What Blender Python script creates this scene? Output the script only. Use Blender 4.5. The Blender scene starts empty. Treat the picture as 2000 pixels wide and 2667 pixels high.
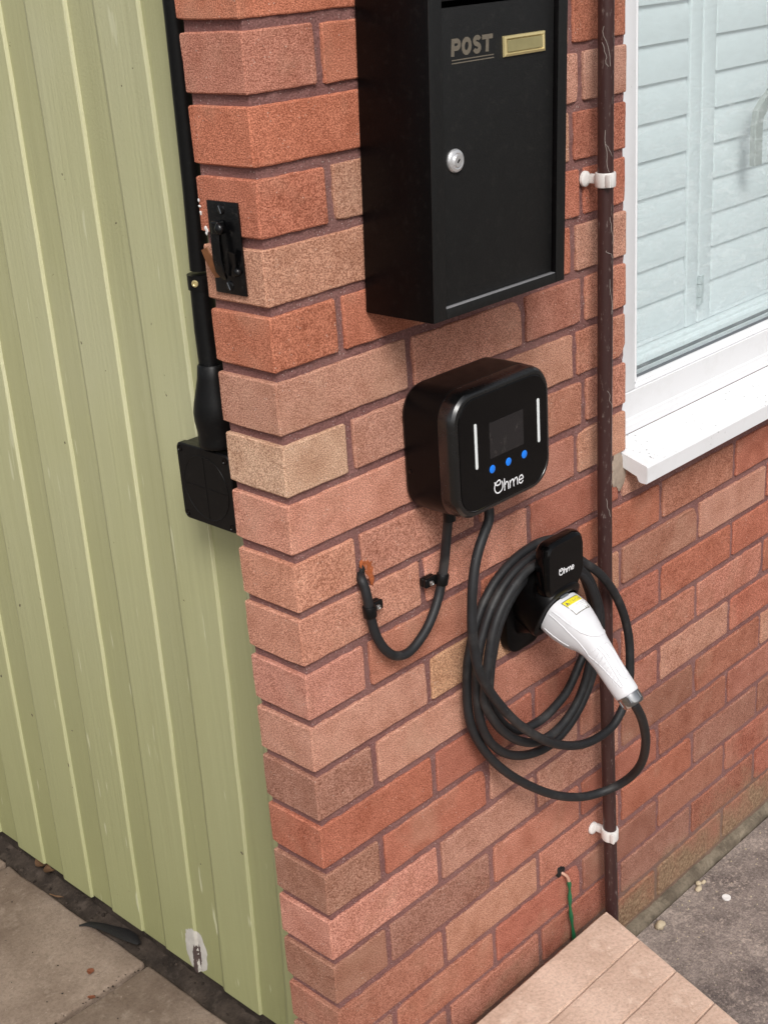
import bpy, bmesh, math, random
from mathutils import Vector, Matrix, noise
rnd = random.Random(7)
S = bpy.context.scene
COL = S.collection
# ------------------------------------------------------------------ camera, sky, sun, exposure
cam_d = bpy.data.cameras.new('camera'); cam = bpy.data.objects.new('camera', cam_d); COL.objects.link(cam)
cam_d.sensor_fit = 'HORIZONTAL'; cam_d.sensor_width = 36.0; cam_d.lens = 64.267
cam_d.clip_start = 0.02; cam_d.clip_end = 600
Rx, Ry, Rz = (0.689891, -0.720952, -0.065415), (-0.318403, -0.221044, -0.921824), (0.650131, 0.656786, -0.382049)
cam.matrix_world = Matrix(((Rx[0], -Ry[0], -Rz[0], -0.95967), (Rx[1], -Ry[1], -Rz[1], -1.12697),
                           (Rx[2], -Ry[2], -Rz[2], 0.06023), (0, 0, 0, 1)))
S.camera = cam
SUN_EL, SUN_DIR = math.radians(45), Vector((-0.58, -0.74, 0))
sun_dir = Vector((SUN_DIR.x, SUN_DIR.y, 0)).normalized() * math.cos(SUN_EL) + Vector((0, 0, math.sin(SUN_EL)))
W = bpy.data.worlds.new('World'); S.world = W; W.use_nodes = True
nt = W.node_tree
bgn = nt.nodes['Background']
sky = nt.nodes.new('ShaderNodeTexSky'); sky.sky_type = 'NISHITA'; sky.sun_disc = False
sky.sun_elevation = SUN_EL; sky.sun_rotation = math.atan2(sun_dir.x, sun_dir.y)
sky.air_density = 1.0; sky.dust_density = 4.0; sky.ozone_density = 1.0
hs = nt.nodes.new('ShaderNodeHueSaturation'); hs.inputs['Saturation'].default_value = 0.22   # overcast: the cloud greys the sky
nt.links.new(sky.outputs[0], hs.inputs['Color']); nt.links.new(hs.outputs[0], bgn.inputs['Color'])
bgn.inputs['Strength'].default_value = 0.092
sl = bpy.data.lights.new('sun', 'SUN'); sl.energy = 1.7; sl.angle = math.radians(20); sl.color = (1, 0.965, 0.92)
so = bpy.data.objects.new('sun', sl); COL.objects.link(so)
so.rotation_euler = (-sun_dir).to_track_quat('-Z', 'Y').to_euler()
S.view_settings.view_transform = 'Standard'; S.view_settings.look = 'None'
S.view_settings.exposure = 0.42; S.view_settings.gamma = 1; S.view_settings.use_curve_mapping = False
S.render.engine = 'CYCLES'
S.cycles.max_bounces = 8; S.cycles.transparent_max_bounces = 12

# ------------------------------------------------------------------ helpers
def link(o, parent=None):
    COL.objects.link(o)
    if parent: o.parent = parent
    return o
def tag(o, label=None, cat=None, group=None, kind=None):
    for k, v in (('label', label), ('category', cat), ('group', group), ('kind', kind)):
        if v: o[k] = v
    return o
def thing(name, loc, label, cat, group=None):
    o = bpy.data.objects.new(name, None); o.location = loc; o.empty_display_size = 0.05
    link(o); return tag(o, label, cat, group)
def finish(bm, name, mat, parent=None, smooth=35, loc=None):
    """bm is in world coordinates; the object's origin goes to loc (default: its own middle)."""
    me = bpy.data.meshes.new(name)
    bmesh.ops.recalc_face_normals(bm, faces=bm.faces)
    vs = [v.co for v in bm.verts]
    if loc is None:
        loc = Vector([(min(v[i] for v in vs) + max(v[i] for v in vs)) / 2 for i in range(3)])
    loc = Vector(loc)
    bmesh.ops.translate(bm, verts=bm.verts, vec=-loc)
    bm.to_mesh(me); bm.free()
    for m in (mat if isinstance(mat, (list, tuple)) else [mat]): me.materials.append(m)
    if smooth:
        me.polygons.foreach_set('use_smooth', [True] * len(me.polygons))
        me.set_sharp_from_angle(angle=math.radians(smooth))
    o = bpy.data.objects.new(name, me); link(o)
    if parent:
        o.parent = parent; o.location = loc - world_loc(parent)
    else:
        o.location = loc
    return o
def world_loc(o):
    v = Vector(o.location)
    while o.parent: o = o.parent; v += o.location
    return v
def NB(): return bmesh.new()
def box(bm, x0, x1, y0, y1, z0, z1, bev=0, seg=2):
    c = [(x, y, z) for x in (x0, x1) for y in (y0, y1) for z in (z0, z1)]
    vs = [bm.verts.new(p) for p in c]
    fs = [bm.faces.new([vs[i] for i in q]) for q in ((0, 1, 3, 2), (4, 6, 7, 5), (0, 4, 5, 1), (2, 3, 7, 6), (0, 2, 6, 4), (1, 5, 7, 3))]
    if bev:
        es = list({e for f in fs for e in f.edges})
        bmesh.ops.bevel(bm, geom=es, offset=bev, segments=seg, profile=0.5, affect='EDGES')
    return vs
def hexa(bm, bottom, top):
    """a block from 4 bottom and 4 top corners"""
    a = [bm.verts.new(p) for p in bottom]; b = [bm.verts.new(p) for p in top]
    bm.faces.new(a[::-1]); bm.faces.new(b)
    for i in range(4): bm.faces.new((a[i], a[(i+1) % 4], b[(i+1) % 4], b[i]))
def loft(bm, rings, cap0=True, cap1=True):
    R = [[bm.verts.new(p) for p in r] for r in rings]
    n = len(R[0])
    for a, b in zip(R, R[1:]):
        for i in range(n): bm.faces.new((a[i], a[(i+1) % n], b[(i+1) % n], b[i]))
    if cap0: bm.faces.new(R[0][::-1])
    if cap1: bm.faces.new(R[-1])
    return R
def spline(pts, sub=5):
    P = [Vector(p) for p in pts]; out = []
    P = [P[0]*2 - P[1]] + P + [P[-1]*2 - P[-2]]
    for i in range(1, len(P)-2):
        for k in range(sub):
            t = k/sub; a, b, c, d = P[i-1:i+3]
            out.append(0.5*((2*b) + (c-a)*t + (2*a-5*b+4*c-d)*t*t + (3*b-a-3*c+d)*t**3))
    out.append(P[-2]); return out
def frames(path, up=Vector((0, 0, 1))):
    T = [((path[min(i+1, len(path)-1)] - path[max(i-1, 0)]).normalized()) for i in range(len(path))]
    u = up - T[0]*up.dot(T[0])
    if u.length < 1e-3: u = Vector((0, 1, 0)) - T[0]*T[0].y
    u.normalize(); out = []
    for t in T:
        u = (u - t*u.dot(t)); u.normalize(); out.append((t, u, t.cross(u)))
    return out
def tube(bm, path, r, n=12, caps=True):
    path = [Vector(p) for p in path]
    rs = r if isinstance(r, (list, tuple)) else [r]*len(path)
    rings = []
    for p, rr, (t, u, w) in zip(path, rs, frames(path)):
        rings.append([p + rr*(math.cos(2*math.pi*k/n)*u + math.sin(2*math.pi*k/n)*w) for k in range(n)])
    loft(bm, rings, caps, caps)
def rod(bm, p0, p1, r0, r1=None, n=20): tube(bm, [p0, p1], [r0, r0 if r1 is None else r1], n)
def lathe(bm, base, axis, prof, n=28):
    """prof: list of (distance along axis, radius)"""
    base, axis = Vector(base), Vector(axis).normalized()
    u = axis.orthogonal().normalized(); w = axis.cross(u)
    loft(bm, [[base + axis*h + r*(math.cos(2*math.pi*k/n)*u + math.sin(2*math.pi*k/n)*w) for k in range(n)] for h, r in prof])
def rrect(cx, cz, w, h, r, n=6):
    """rounded rectangle outline, counter-clockwise"""
    out = []
    for sx, sz, a0 in ((1, 1, 0), (-1, 1, 90), (-1, -1, 180), (1, -1, 270)):
        for k in range(n+1):
            a = math.radians(a0 + 90*k/n)
            out.append((cx + sx*(w/2-r) + r*math.cos(a), cz + sz*(h/2-r) + r*math.sin(a)))
    return out
def ribbon(bm, pts, w, y0, y1, closed=False):
    """flat letter stroke in the x-z plane from depth y0 to y1"""
    P = [Vector((p[0], p[1])) for p in pts]; n = len(P); L, Rr = [], []
    for i in range(n):
        a = P[(i-1) % n] if (closed or i > 0) else P[i]; b = P[(i+1) % n] if (closed or i < n-1) else P[i]
        t = (b-a).normalized(); q = Vector((-t.y, t.x)); k = 1.0
        if closed or 0 < i < n-1:
            t1 = (P[i]-a).normalized(); k = 1/max(0.5, Vector((-t1.y, t1.x)).dot(q))
        L.append(P[i]+q*w/2*k); Rr.append(P[i]-q*w/2*k)
    m = n if closed else n-1
    mk = lambda arr, y: [bm.verts.new((p.x, y, p.y)) for p in arr]
    l0, r0, l1, r1 = mk(L, y0), mk(Rr, y0), mk(L, y1), mk(Rr, y1)
    for i in range(m):
        j = (i+1) % n
        bm.faces.new((l0[i], l0[j], r0[j], r0[i])); bm.faces.new((l1[i], l1[j], r1[j], r1[i]))
        bm.faces.new((l0[i], l0[j], l1[j], l1[i])); bm.faces.new((r0[i], r0[j], r1[j], r1[i]))
def grid(bm, x0, x1, y0, y1, nx, ny, zf):
    V = [[bm.verts.new((x0+(x1-x0)*i/nx, y0+(y1-y0)*j/ny, zf(x0+(x1-x0)*i/nx, y0+(y1-y0)*j/ny))) for j in range(ny+1)] for i in range(nx+1)]
    for i in range(nx):
        for j in range(ny): bm.faces.new((V[i][j], V[i+1][j], V[i+1][j+1], V[i][j+1]))
    return V
def lump(bm, c, sx, sy, sz, seed, sub=2, rough=0.35):
    g = bmesh.ops.create_icosphere(bm, subdivisions=sub, radius=1)
    for v in g['verts']:
        k = 1 + rough*noise.noise(v.co*1.6 + Vector((seed*7.3, seed*3.1, 0)))
        v.co = Vector((c[0]+v.co.x*sx*k, c[1]+v.co.y*sy*k, c[2]+v.co.z*sz*k))

# ------------------------------------------------------------------ materials
class NT:
    def __init__(s, name):
        s.m = bpy.data.materials.new(name); s.m.use_nodes = True; s.t = s.m.node_tree
        s.b = s.t.nodes['Principled BSDF']
    def n(s, typ, **kw):
        nd = s.t.nodes.new(typ)
        for k, v in kw.items():
            if k in nd.inputs.keys(): nd.inputs[k].default_value = v
            else: setattr(nd, k, v)
        return nd
    def l(s, a, b): s.t.links.new(a, b)
    def coord(s, kind='Object', scale=None, rnd_off=False):
        tc = s.n('ShaderNodeTexCoord'); out = tc.outputs[kind]
        if rnd_off:
            oi = s.n('ShaderNodeObjectInfo'); mm = s.n('ShaderNodeMath', operation='MULTIPLY'); s.l(oi.outputs['Random'], mm.inputs[0]); mm.inputs[1].default_value = 37.0
            va = s.n('ShaderNodeVectorMath', operation='ADD'); s.l(out, va.inputs[0]); s.l(mm.outputs[0], va.inputs[1]); out = va.outputs[0]
        if scale:
            mp = s.n('ShaderNodeMapping'); mp.inputs['Scale'].default_value = scale; s.l(out, mp.inputs[0]); out = mp.outputs[0]
        return out
    def noise(s, vec, scale, detail=3, rough=0.55, dist=0.0):
        nd = s.n('ShaderNodeTexNoise'); nd.inputs['Scale'].default_value = scale; nd.inputs['Detail'].default_value = detail
        nd.inputs['Roughness'].default_value = rough; nd.inputs['Distortion'].default_value = dist
        s.l(vec, nd.inputs['Vector']); return nd.outputs['Fac']
    def ramp(s, fac, *stops, interp='LINEAR'):
        r = s.n('ShaderNodeValToRGB'); cr = r.color_ramp; cr.interpolation = interp
        while len(cr.elements) < len(stops): cr.elements.new(0.5)
        for e, (p, c) in zip(cr.elements, stops):
            e.position = p; e.color = (c, c, c, 1) if isinstance(c, (int, float)) else (*c, 1)
        s.l(fac, r.inputs[0]); return r.outputs['Color']
    def mix(s, fac, a, b, mode='MIX'):
        m = s.n('ShaderNodeMix', data_type='RGBA', blend_type=mode)
        for v, i in ((fac, 0), (a, 6), (b, 7)):
            if hasattr(v, 'is_output'): s.l(v, m.inputs[i])
            else: m.inputs[i].default_value = v if isinstance(v, (int, float)) else (*v, 1)
        return m.outputs[2]
    def math(s, op, a, b=0.0, clamp=False):
        m = s.n('ShaderNodeMath', operation=op); m.use_clamp = clamp
        for v, i in ((a, 0), (b, 1)):
            if hasattr(v, 'is_output'): s.l(v, m.inputs[i])
            else: m.inputs[i].default_value = v
        return m.outputs[0]
    def bump(s, h, strength=0.5, dist=0.001, prev=None):
        b = s.n('ShaderNodeBump'); b.inputs['Strength'].default_value = strength; b.inputs['Distance'].default_value = dist
        s.l(h, b.inputs['Height'])
        if prev: s.l(prev, b.inputs['Normal'])
        return b.outputs[0]
    def out(s, color=None, rough=None, normal=None, metal=None, spec=None):
        for v, k in ((color, 'Base Color'), (rough, 'Roughness'), (normal, 'Normal'), (metal, 'Metallic'), (spec, 'Specular IOR Level')):
            if v is None: continue
            if hasattr(v, 'is_output'): s.l(v, s.b.inputs[k])
            else: s.b.inputs[k].default_value = (*v, 1) if isinstance(v, tuple) else v
        return s.m
def simple(name, col, rough=0.5, metal=0.0, var=0.12, scale=40, bump=0.0, bscale=300, dust=0.0, dustcol=(0.35, 0.31, 0.27), spec=None, kind='Object'):
    k = NT(name); v = k.coord(kind)
    f = k.noise(v, scale, 4)
    c = k.mix(f, tuple(x*(1-var) for x in col), tuple(min(1, x*(1+var)) for x in col))
    if dust:
        d = k.ramp(k.noise(v, scale*2.7, 5, 0.7), (0.55, 0.0), (0.8, 1.0))
        c = k.mix(k.math('MULTIPLY', d, dust), c, dustcol)
    nrm = k.bump(k.noise(v, bscale, 3), bump, 0.001) if bump else None
    r = k.math('ADD', k.math('MULTIPLY', k.noise(v, scale*1.7, 3), 0.16), rough-0.08)
    return k.out(c, r, nrm, metal, spec)

def mat_brick():
    k = NT('brick'); v = k.coord('Object', rnd_off=True); g = k.coord('Object')
    oi = k.n('ShaderNodeObjectInfo'); col = oi.outputs['Color']
    fine = k.noise(v, 640, 2, 0.6); mid = k.noise(v, 95, 4, 0.6); big = k.noise(v, 11, 3, 0.55)
    dark = k.mix(1.0, col, (0.57, 0.48, 0.45), 'MULTIPLY'); lite = k.mix(1.0, col, (1.38, 1.47, 1.51), 'MULTIPLY')
    c = k.mix(k.ramp(fine, (0.39, 0.0), (0.61, 1.0)), dark, lite)
    # burnt and buff flashes that run through a brick's face
    c = k.mix(k.math('MULTIPLY', k.ramp(big, (0.54, 0.0), (0.72, 1.0)), 0.32), c, k.mix(fine, (0.30, 0.155, 0.10), (0.72, 0.46, 0.33)))
    c = k.mix(k.math('MULTIPLY', k.ramp(big, (0.28, 1.0), (0.42, 0.0)), 0.35), c, k.mix(1.0, c, (0.66, 0.52, 0.46), 'MULTIPLY'))
    mot = k.noise(v, 26, 4, 0.6)
    c = k.mix(k.ramp(mot, (0.34, 1.0), (0.52, 0.0)), c, k.mix(1.0, c, (0.86, 0.81, 0.78), 'MULTIPLY')); c = k.mix(k.math('MULTIPLY', k.ramp(mot, (0.54, 0.0), (0.72, 1.0)), 0.8), c, k.mix(1.0, c, (1.12, 1.18, 1.20), 'MULTIPLY'))
    # fire pits and drag creases
    pit = k.ramp(k.noise(v, 120, 3, 0.6), (0.69, 0.0), (0.74, 1.0)); crs = k.ramp(k.noise(k.coord('Object', scale=(16, 16, 90), rnd_off=True), 1.0, 3, 0.6, 0.5), (0.66, 0.0), (0.72, 1.0))
    c = k.mix(k.math('MULTIPLY', k.math('MAXIMUM', pit, k.math('MULTIPLY', crs, 0.6)), 0.55), c, k.mix(1.0, col, (0.38, 0.30, 0.28), 'MULTIPLY'))
    # salt and sand grains
    vo = k.n('ShaderNodeTexVoronoi'); vo.inputs['Scale'].default_value = 210; k.l(v, vo.inputs['Vector'])
    spk = k.math('MULTIPLY', k.math('LESS_THAN', vo.outputs['Distance'], 0.16), k.ramp(k.noise(v, 60, 2), (0.57, 0.0), (0.63, 1.0)))
    c = k.mix(k.math('MULTIPLY', spk, 0.6), c, (0.80, 0.66, 0.56))
    # grime washed down the lower wall
    ge0 = k.n('ShaderNodeNewGeometry'); se0 = k.n('ShaderNodeSeparateXYZ'); k.l(ge0.outputs['Position'], se0.inputs[0]); gr0 = k.n('ShaderNodeMapRange'); gr0.inputs[1].default_value = -0.85; gr0.inputs[2].default_value = -1.55; k.l(k.math('ADD', se0.outputs['Z'], k.math('MULTIPLY', k.math('SUBTRACT', k.noise(ge0.outputs['Position'], 6, 5, 0.65), 0.5), 0.7)), gr0.inputs[0])
    c = k.mix(k.math('MULTIPLY', gr0.outputs[0], 0.6), c, k.mix(1.0, c, (0.74, 0.70, 0.68), 'MULTIPLY'))
    # green-brown splash staining on the lowest courses
    geo = k.n('ShaderNodeNewGeometry'); sx = k.n('ShaderNodeSeparateXYZ'); k.l(geo.outputs['Position'], sx.inputs[0])
    wn = k.n('ShaderNodeTexNoise'); wn.inputs['Scale'].default_value = 14; wn.inputs['Detail'].default_value = 6; k.l(geo.outputs['Position'], wn.inputs['Vector'])
    hgt = k.math('ADD', sx.outputs['Z'], k.math('MULTIPLY', k.math('SUBTRACT', wn.outputs['Fac'], 0.5), 0.26))
    st = k.n('ShaderNodeMapRange'); st.inputs[1].default_value = -1.47; st.inputs[2].default_value = -1.57; k.l(hgt, st.inputs[0])
    c = k.mix(k.math('MULTIPLY', st.outputs[0], 0.75), c, k.mix(k.ramp(k.noise(v, 150, 5, 0.7), (0.38, 0.0), (0.66, 1.0)), (0.12, 0.085, 0.05), (0.42, 0.32, 0.20)))
    h = k.math('ADD', k.math('MULTIPLY', fine, 0.7), k.math('MULTIPLY', mid, 0.5))
    return k.out(c, 0.9, k.bump(h, 0.8, 0.0022), spec=0.2)
def mat_mortar():
    k = NT('mortar'); v = k.coord('Object')
    f = k.noise(v, 420, 4, 0.65); m = k.noise(v, 35, 4)
    c = k.mix(k.ramp(f, (0.33, 0.0), (0.66, 1.0)), (0.135, 0.058, 0.053), (0.33, 0.160, 0.145))
    c = k.mix(k.math('MULTIPLY', k.ramp(m, (0.45, 0.0), (0.7, 1.0)), 0.35), c, (0.27, 0.135, 0.122))
    vo = k.n('ShaderNodeTexVoronoi'); vo.inputs['Scale'].default_value = 300; k.l(v, vo.inputs['Vector'])
    pt = k.ramp(k.noise(v, 9, 4, 0.6), (0.36, 0.0), (0.66, 1.0))
    c = k.mix(k.math('MULTIPLY', pt, 0.32), c, (0.36, 0.205, 0.180))
    spk = k.math('MULTIPLY', k.math('LESS_THAN', vo.outputs['Distance'], 0.2), k.ramp(k.noise(v, 120, 2), (0.53, 0.0), (0.58, 1.0)))
    c = k.mix(k.math('MULTIPLY', spk, 0.8), c, (0.68, 0.55, 0.50))
    geo = k.n('ShaderNodeNewGeometry'); sx = k.n('ShaderNodeSeparateXYZ'); k.l(geo.outputs['Position'], sx.inputs[0])
    hgt = k.math('ADD', sx.outputs['Z'], k.math('MULTIPLY', k.math('SUBTRACT', k.noise(geo.outputs['Position'], 14, 6), 0.5), 0.22))
    st = k.n('ShaderNodeMapRange'); st.inputs[1].default_value = -1.44; st.inputs[2].default_value = -1.56; k.l(hgt, st.inputs[0])
    c = k.mix(k.math('MULTIPLY', st.outputs[0], 0.6), c, k.mix(f, (0.10, 0.08, 0.05), (0.30, 0.24, 0.16)))
    return k.out(c, 0.95, k.bump(k.math('ADD', f, k.math('MULTIPLY', m, 0.8)), 0.9, 0.003), spec=0.2)
def mat_sage(name, col, chip=True):
    k = NT(name); v = k.coord('Object', rnd_off=True)
    gr = k.coord('Object', scale=(130, 130, 2.2), rnd_off=True); gn = k.noise(gr, 1.0, 4, 0.6, 0.4)
    big = k.noise(v, 3.0, 4)
    c = k.mix(gn, tuple(x*0.86 for x in col), tuple(x*1.09 for x in col))
    c = k.mix(k.math('MULTIPLY', k.ramp(big, (0.4, 0.0), (0.7, 1.0)), 0.35), c, (col[0]*1.12, col[1]*1.12, col[2]*1.35))
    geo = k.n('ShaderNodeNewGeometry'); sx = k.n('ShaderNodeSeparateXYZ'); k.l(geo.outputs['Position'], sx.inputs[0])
    # algae tint rising from the foot, deepened to paint in the shade there
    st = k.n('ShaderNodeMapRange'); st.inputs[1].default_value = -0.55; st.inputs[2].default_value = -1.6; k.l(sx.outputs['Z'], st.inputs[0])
    alg_shade = k.math('MULTIPLY', st.outputs[0], k.math('ADD', 0.45, k.math('MULTIPLY', big, 0.6)), True)
    c = k.mix(alg_shade, c, (col[0]*0.54, col[1]*0.56, col[2]*0.42))
    if chip:
        sp = k.noise(v, 55, 2, 0.5)
        c = k.mix(k.ramp(sp, (0.752, 0.0), (0.765, 1.0)), c, (0.10, 0.08, 0.05))
        run = k.ramp(k.noise(k.coord('Object', scale=(38, 38, 1.1), rnd_off=True), 1.0, 4, 0.7), (0.52, 0.0), (0.75, 1.0))
        c = k.mix(k.math('MULTIPLY', run, 0.22), c, (col[0]*0.62, col[1]*0.60, col[2]*0.52))
        c = k.mix(k.math('MULTIPLY', k.ramp(k.noise(k.coord('Object', scale=(60, 60, 8), rnd_off=True), 1.0, 2), (0.70, 0.0), (0.74, 1.0)), 0.6), c, (0.62, 0.62, 0.42))
    h = k.math('ADD', gn, k.math('MULTIPLY', k.noise(v, 240, 3), 0.45))
    return k.out(c, 0.55, k.bump(h, 0.5, 0.0020), spec=0.35)
def mat_ground(name, a, b, pale, scale, specks=0.3):
    k = NT(name); v = k.coord('Object')
    big = k.noise(v, scale, 6, 0.62, 0.1); f = k.noise(v, 180, 5, 0.7); m = k.noise(v, 30, 6, 0.72, 0.15)
    c = k.mix(k.ramp(big, (0.38, 0.0), (0.64, 1.0)), a, b)
    c = k.mix(k.ramp(f, (0.35, 0.35), (0.55, 0.0)), c, tuple(x*0.45 for x in a))
    c = k.mix(k.math('MULTIPLY', k.ramp(m, (0.54, 0.0), (0.68, 1.0)), specks), c, pale)
    f2 = k.noise(v, 85, 5, 0.75, 0.1)
    c = k.mix(k.math('MULTIPLY', k.ramp(f2, (0.60, 0.0), (0.70, 1.0)), specks), c, tuple(min(1, x*1.25) for x in pale))
    return k.out(c, 0.88, k.bump(k.math('ADD', f, k.math('MULTIPLY', m, 0.7)), 0.55, 0.0025), spec=0.25)
def mat_concrete():
    k = NT('weathered_concrete'); v = k.coord('Object')
    big = k.noise(v, 5.0, 6, 0.65); med = k.noise(v, 17, 6, 0.72); f = k.noise(v, 260, 4, 0.72); f2 = k.noise(v, 110, 5, 0.75)
    c = k.mix(k.ramp(k.math('ADD', k.math('MULTIPLY', big, 0.6), k.math('MULTIPLY', med, 0.4)), (0.40, 0.0), (0.60, 1.0)), (0.120, 0.098, 0.092), (0.37, 0.31, 0.275))
    c = k.mix(k.ramp(f, (0.34, 0.6), (0.56, 0.0)), c, (0.055, 0.045, 0.042))
    where = k.ramp(k.noise(v, 8, 5, 0.7), (0.40, 0.1), (0.62, 1.0))
    c = k.mix(k.math('MULTIPLY', k.math('MULTIPLY', k.ramp(f2, (0.52, 0.0), (0.62, 1.0)), where), 0.75), c, (0.56, 0.46, 0.39))
    c = k.mix(k.math('MULTIPLY', k.ramp(f, (0.60, 0.0), (0.68, 1.0)), 0.55), c, (0.62, 0.53, 0.46))
    return k.out(c, 0.88, k.bump(k.math('ADD', f, f2), 0.6, 0.0022), spec=0.25)
def mat_glass():
    k = NT('window_glass'); t = k.t; k.t.nodes.remove(k.b)
    o = [n for n in t.nodes if n.type == 'OUTPUT_MATERIAL'][0]
    tr = k.n('ShaderNodeBsdfTransparent'); tr.inputs[0].default_value = (0.955, 0.985, 0.985, 1)
    gl = k.n('ShaderNodeBsdfGlossy'); gl.inputs['Roughness'].default_value = 0.03
    lw = k.n('ShaderNodeLayerWeight'); lw.inputs['Blend'].default_value = 0.5
    fr = k.math('ADD', k.math('MULTIPLY', k.math('POWER', lw.outputs['Facing'], 4.0), 0.75), 0.045, True)
    v = k.coord('Object', scale=(14, 14, 40)); w = k.noise(v, 1.0, 5, 0.65, 1.2)
    bm_ = k.n('ShaderNodeBump'); bm_.inputs['Strength'].default_value = 0.05; bm_.inputs['Distance'].default_value = 0.002
    k.l(w, bm_.inputs['Height']); k.l(bm_.outputs[0], gl.inputs['Normal'])
    m1 = k.n('ShaderNodeMixShader'); k.l(fr, m1.inputs[0]); k.l(tr.outputs[0], m1.inputs[1]); k.l(gl.outputs[0], m1.inputs[2])
    # haze and streaks painted on the pane in place of reflections
    di = k.n('ShaderNodeBsdfDiffuse'); di.inputs[0].default_value = (0.84, 0.89, 0.90, 1)
    tcg = k.n('ShaderNodeTexCoord'); sz = k.n('ShaderNodeSeparateXYZ'); k.l(tcg.outputs['Object'], sz.inputs[0])
    streak = k.ramp(k.noise(k.coord('Object', scale=(26, 26, 75)), 1.0, 4, 0.62, 1.0), (0.48, 0.0), (0.68, 1.0))
    band = k.math('MULTIPLY', streak, k.ramp(k.noise(k.coord('Object', scale=(1.2, 1.2, 5)), 1.0, 2), (0.42, 0.15), (0.6, 1.0)))
    refl_haze = k.math('ADD', k.math('MULTIPLY', band, 0.15), 0.05)
    m2 = k.n('ShaderNodeMixShader'); k.l(refl_haze, m2.inputs[0]); k.l(m1.outputs[0], m2.inputs[1]); k.l(di.outputs[0], m2.inputs[2])
    k.l(m2.outputs[0], o.inputs['Surface']); return k.m
def mat_cable(name):
    k = NT(name); v = k.coord('Object'); f = k.noise(v, 60, 5, 0.7); d = k.ramp(k.noise(v, 320, 4, 0.7), (0.66, 0.0), (0.74, 1.0))
    c = k.mix(f, (0.006, 0.006, 0.0065), (0.023, 0.0235, 0.026))
    c = k.mix(k.math('MULTIPLY', d, 0.45), c, (0.30, 0.30, 0.31))
    c = k.mix(k.math('MULTIPLY', k.ramp(k.noise(v, 22, 4), (0.55, 0.0), (0.75, 1.0)), 0.25), c, (0.16, 0.15, 0.14))
    return k.out(c, 0.55, k.bump(k.noise(v, 220, 3), 0.15, 0.001), spec=0.4)
def mat_upvc(name='white_upvc', s0=0.705, p0=0.52):
    k = NT(name); v = k.coord('Object')
    c = k.mix(k.noise(v, 6, 4), (0.75, 0.755, 0.775), (0.81, 0.815, 0.835))
    sp = k.ramp(k.noise(v, 190, 3, 0.6), (s0, 0.0), (s0+.045, 1.0)); pat = k.ramp(k.noise(v, 7, 2), (p0, 0.0), (p0+.1, 1.0))
    c = k.mix(k.math('MULTIPLY', k.ramp(k.noise(v, 16, 5, 0.7), (0.5, 0.0), (0.75, 1.0)), 0.25), c, (0.55, 0.54, 0.52))
    c = k.mix(k.math('MULTIPLY', k.math('MULTIPLY', sp, pat), 0.9), c, (0.05, 0.05, 0.045))
    return k.out(c, 0.32, None, spec=0.45)
def mat_pipe():
    k = NT('brown_pipe_paint'); v = k.coord('Object'); z = k.coord('Object', scale=(40, 40, 6))
    c = k.mix(k.noise(z, 1.0, 4), (0.028, 0.0135, 0.013), (0.062, 0.0255, 0.023))
    c = k.mix(k.math('MULTIPLY', k.ramp(k.noise(k.coord('Object', scale=(240, 240, 70)), 1.0, 4, 0.7), (0.60, 0.0), (0.74, 1.0)), 0.6), c, (0.36, 0.30, 0.27))
    return k.out(c, 0.42, k.bump(k.noise(v, 160, 3), 0.12, 0.001), spec=0.4)

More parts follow.
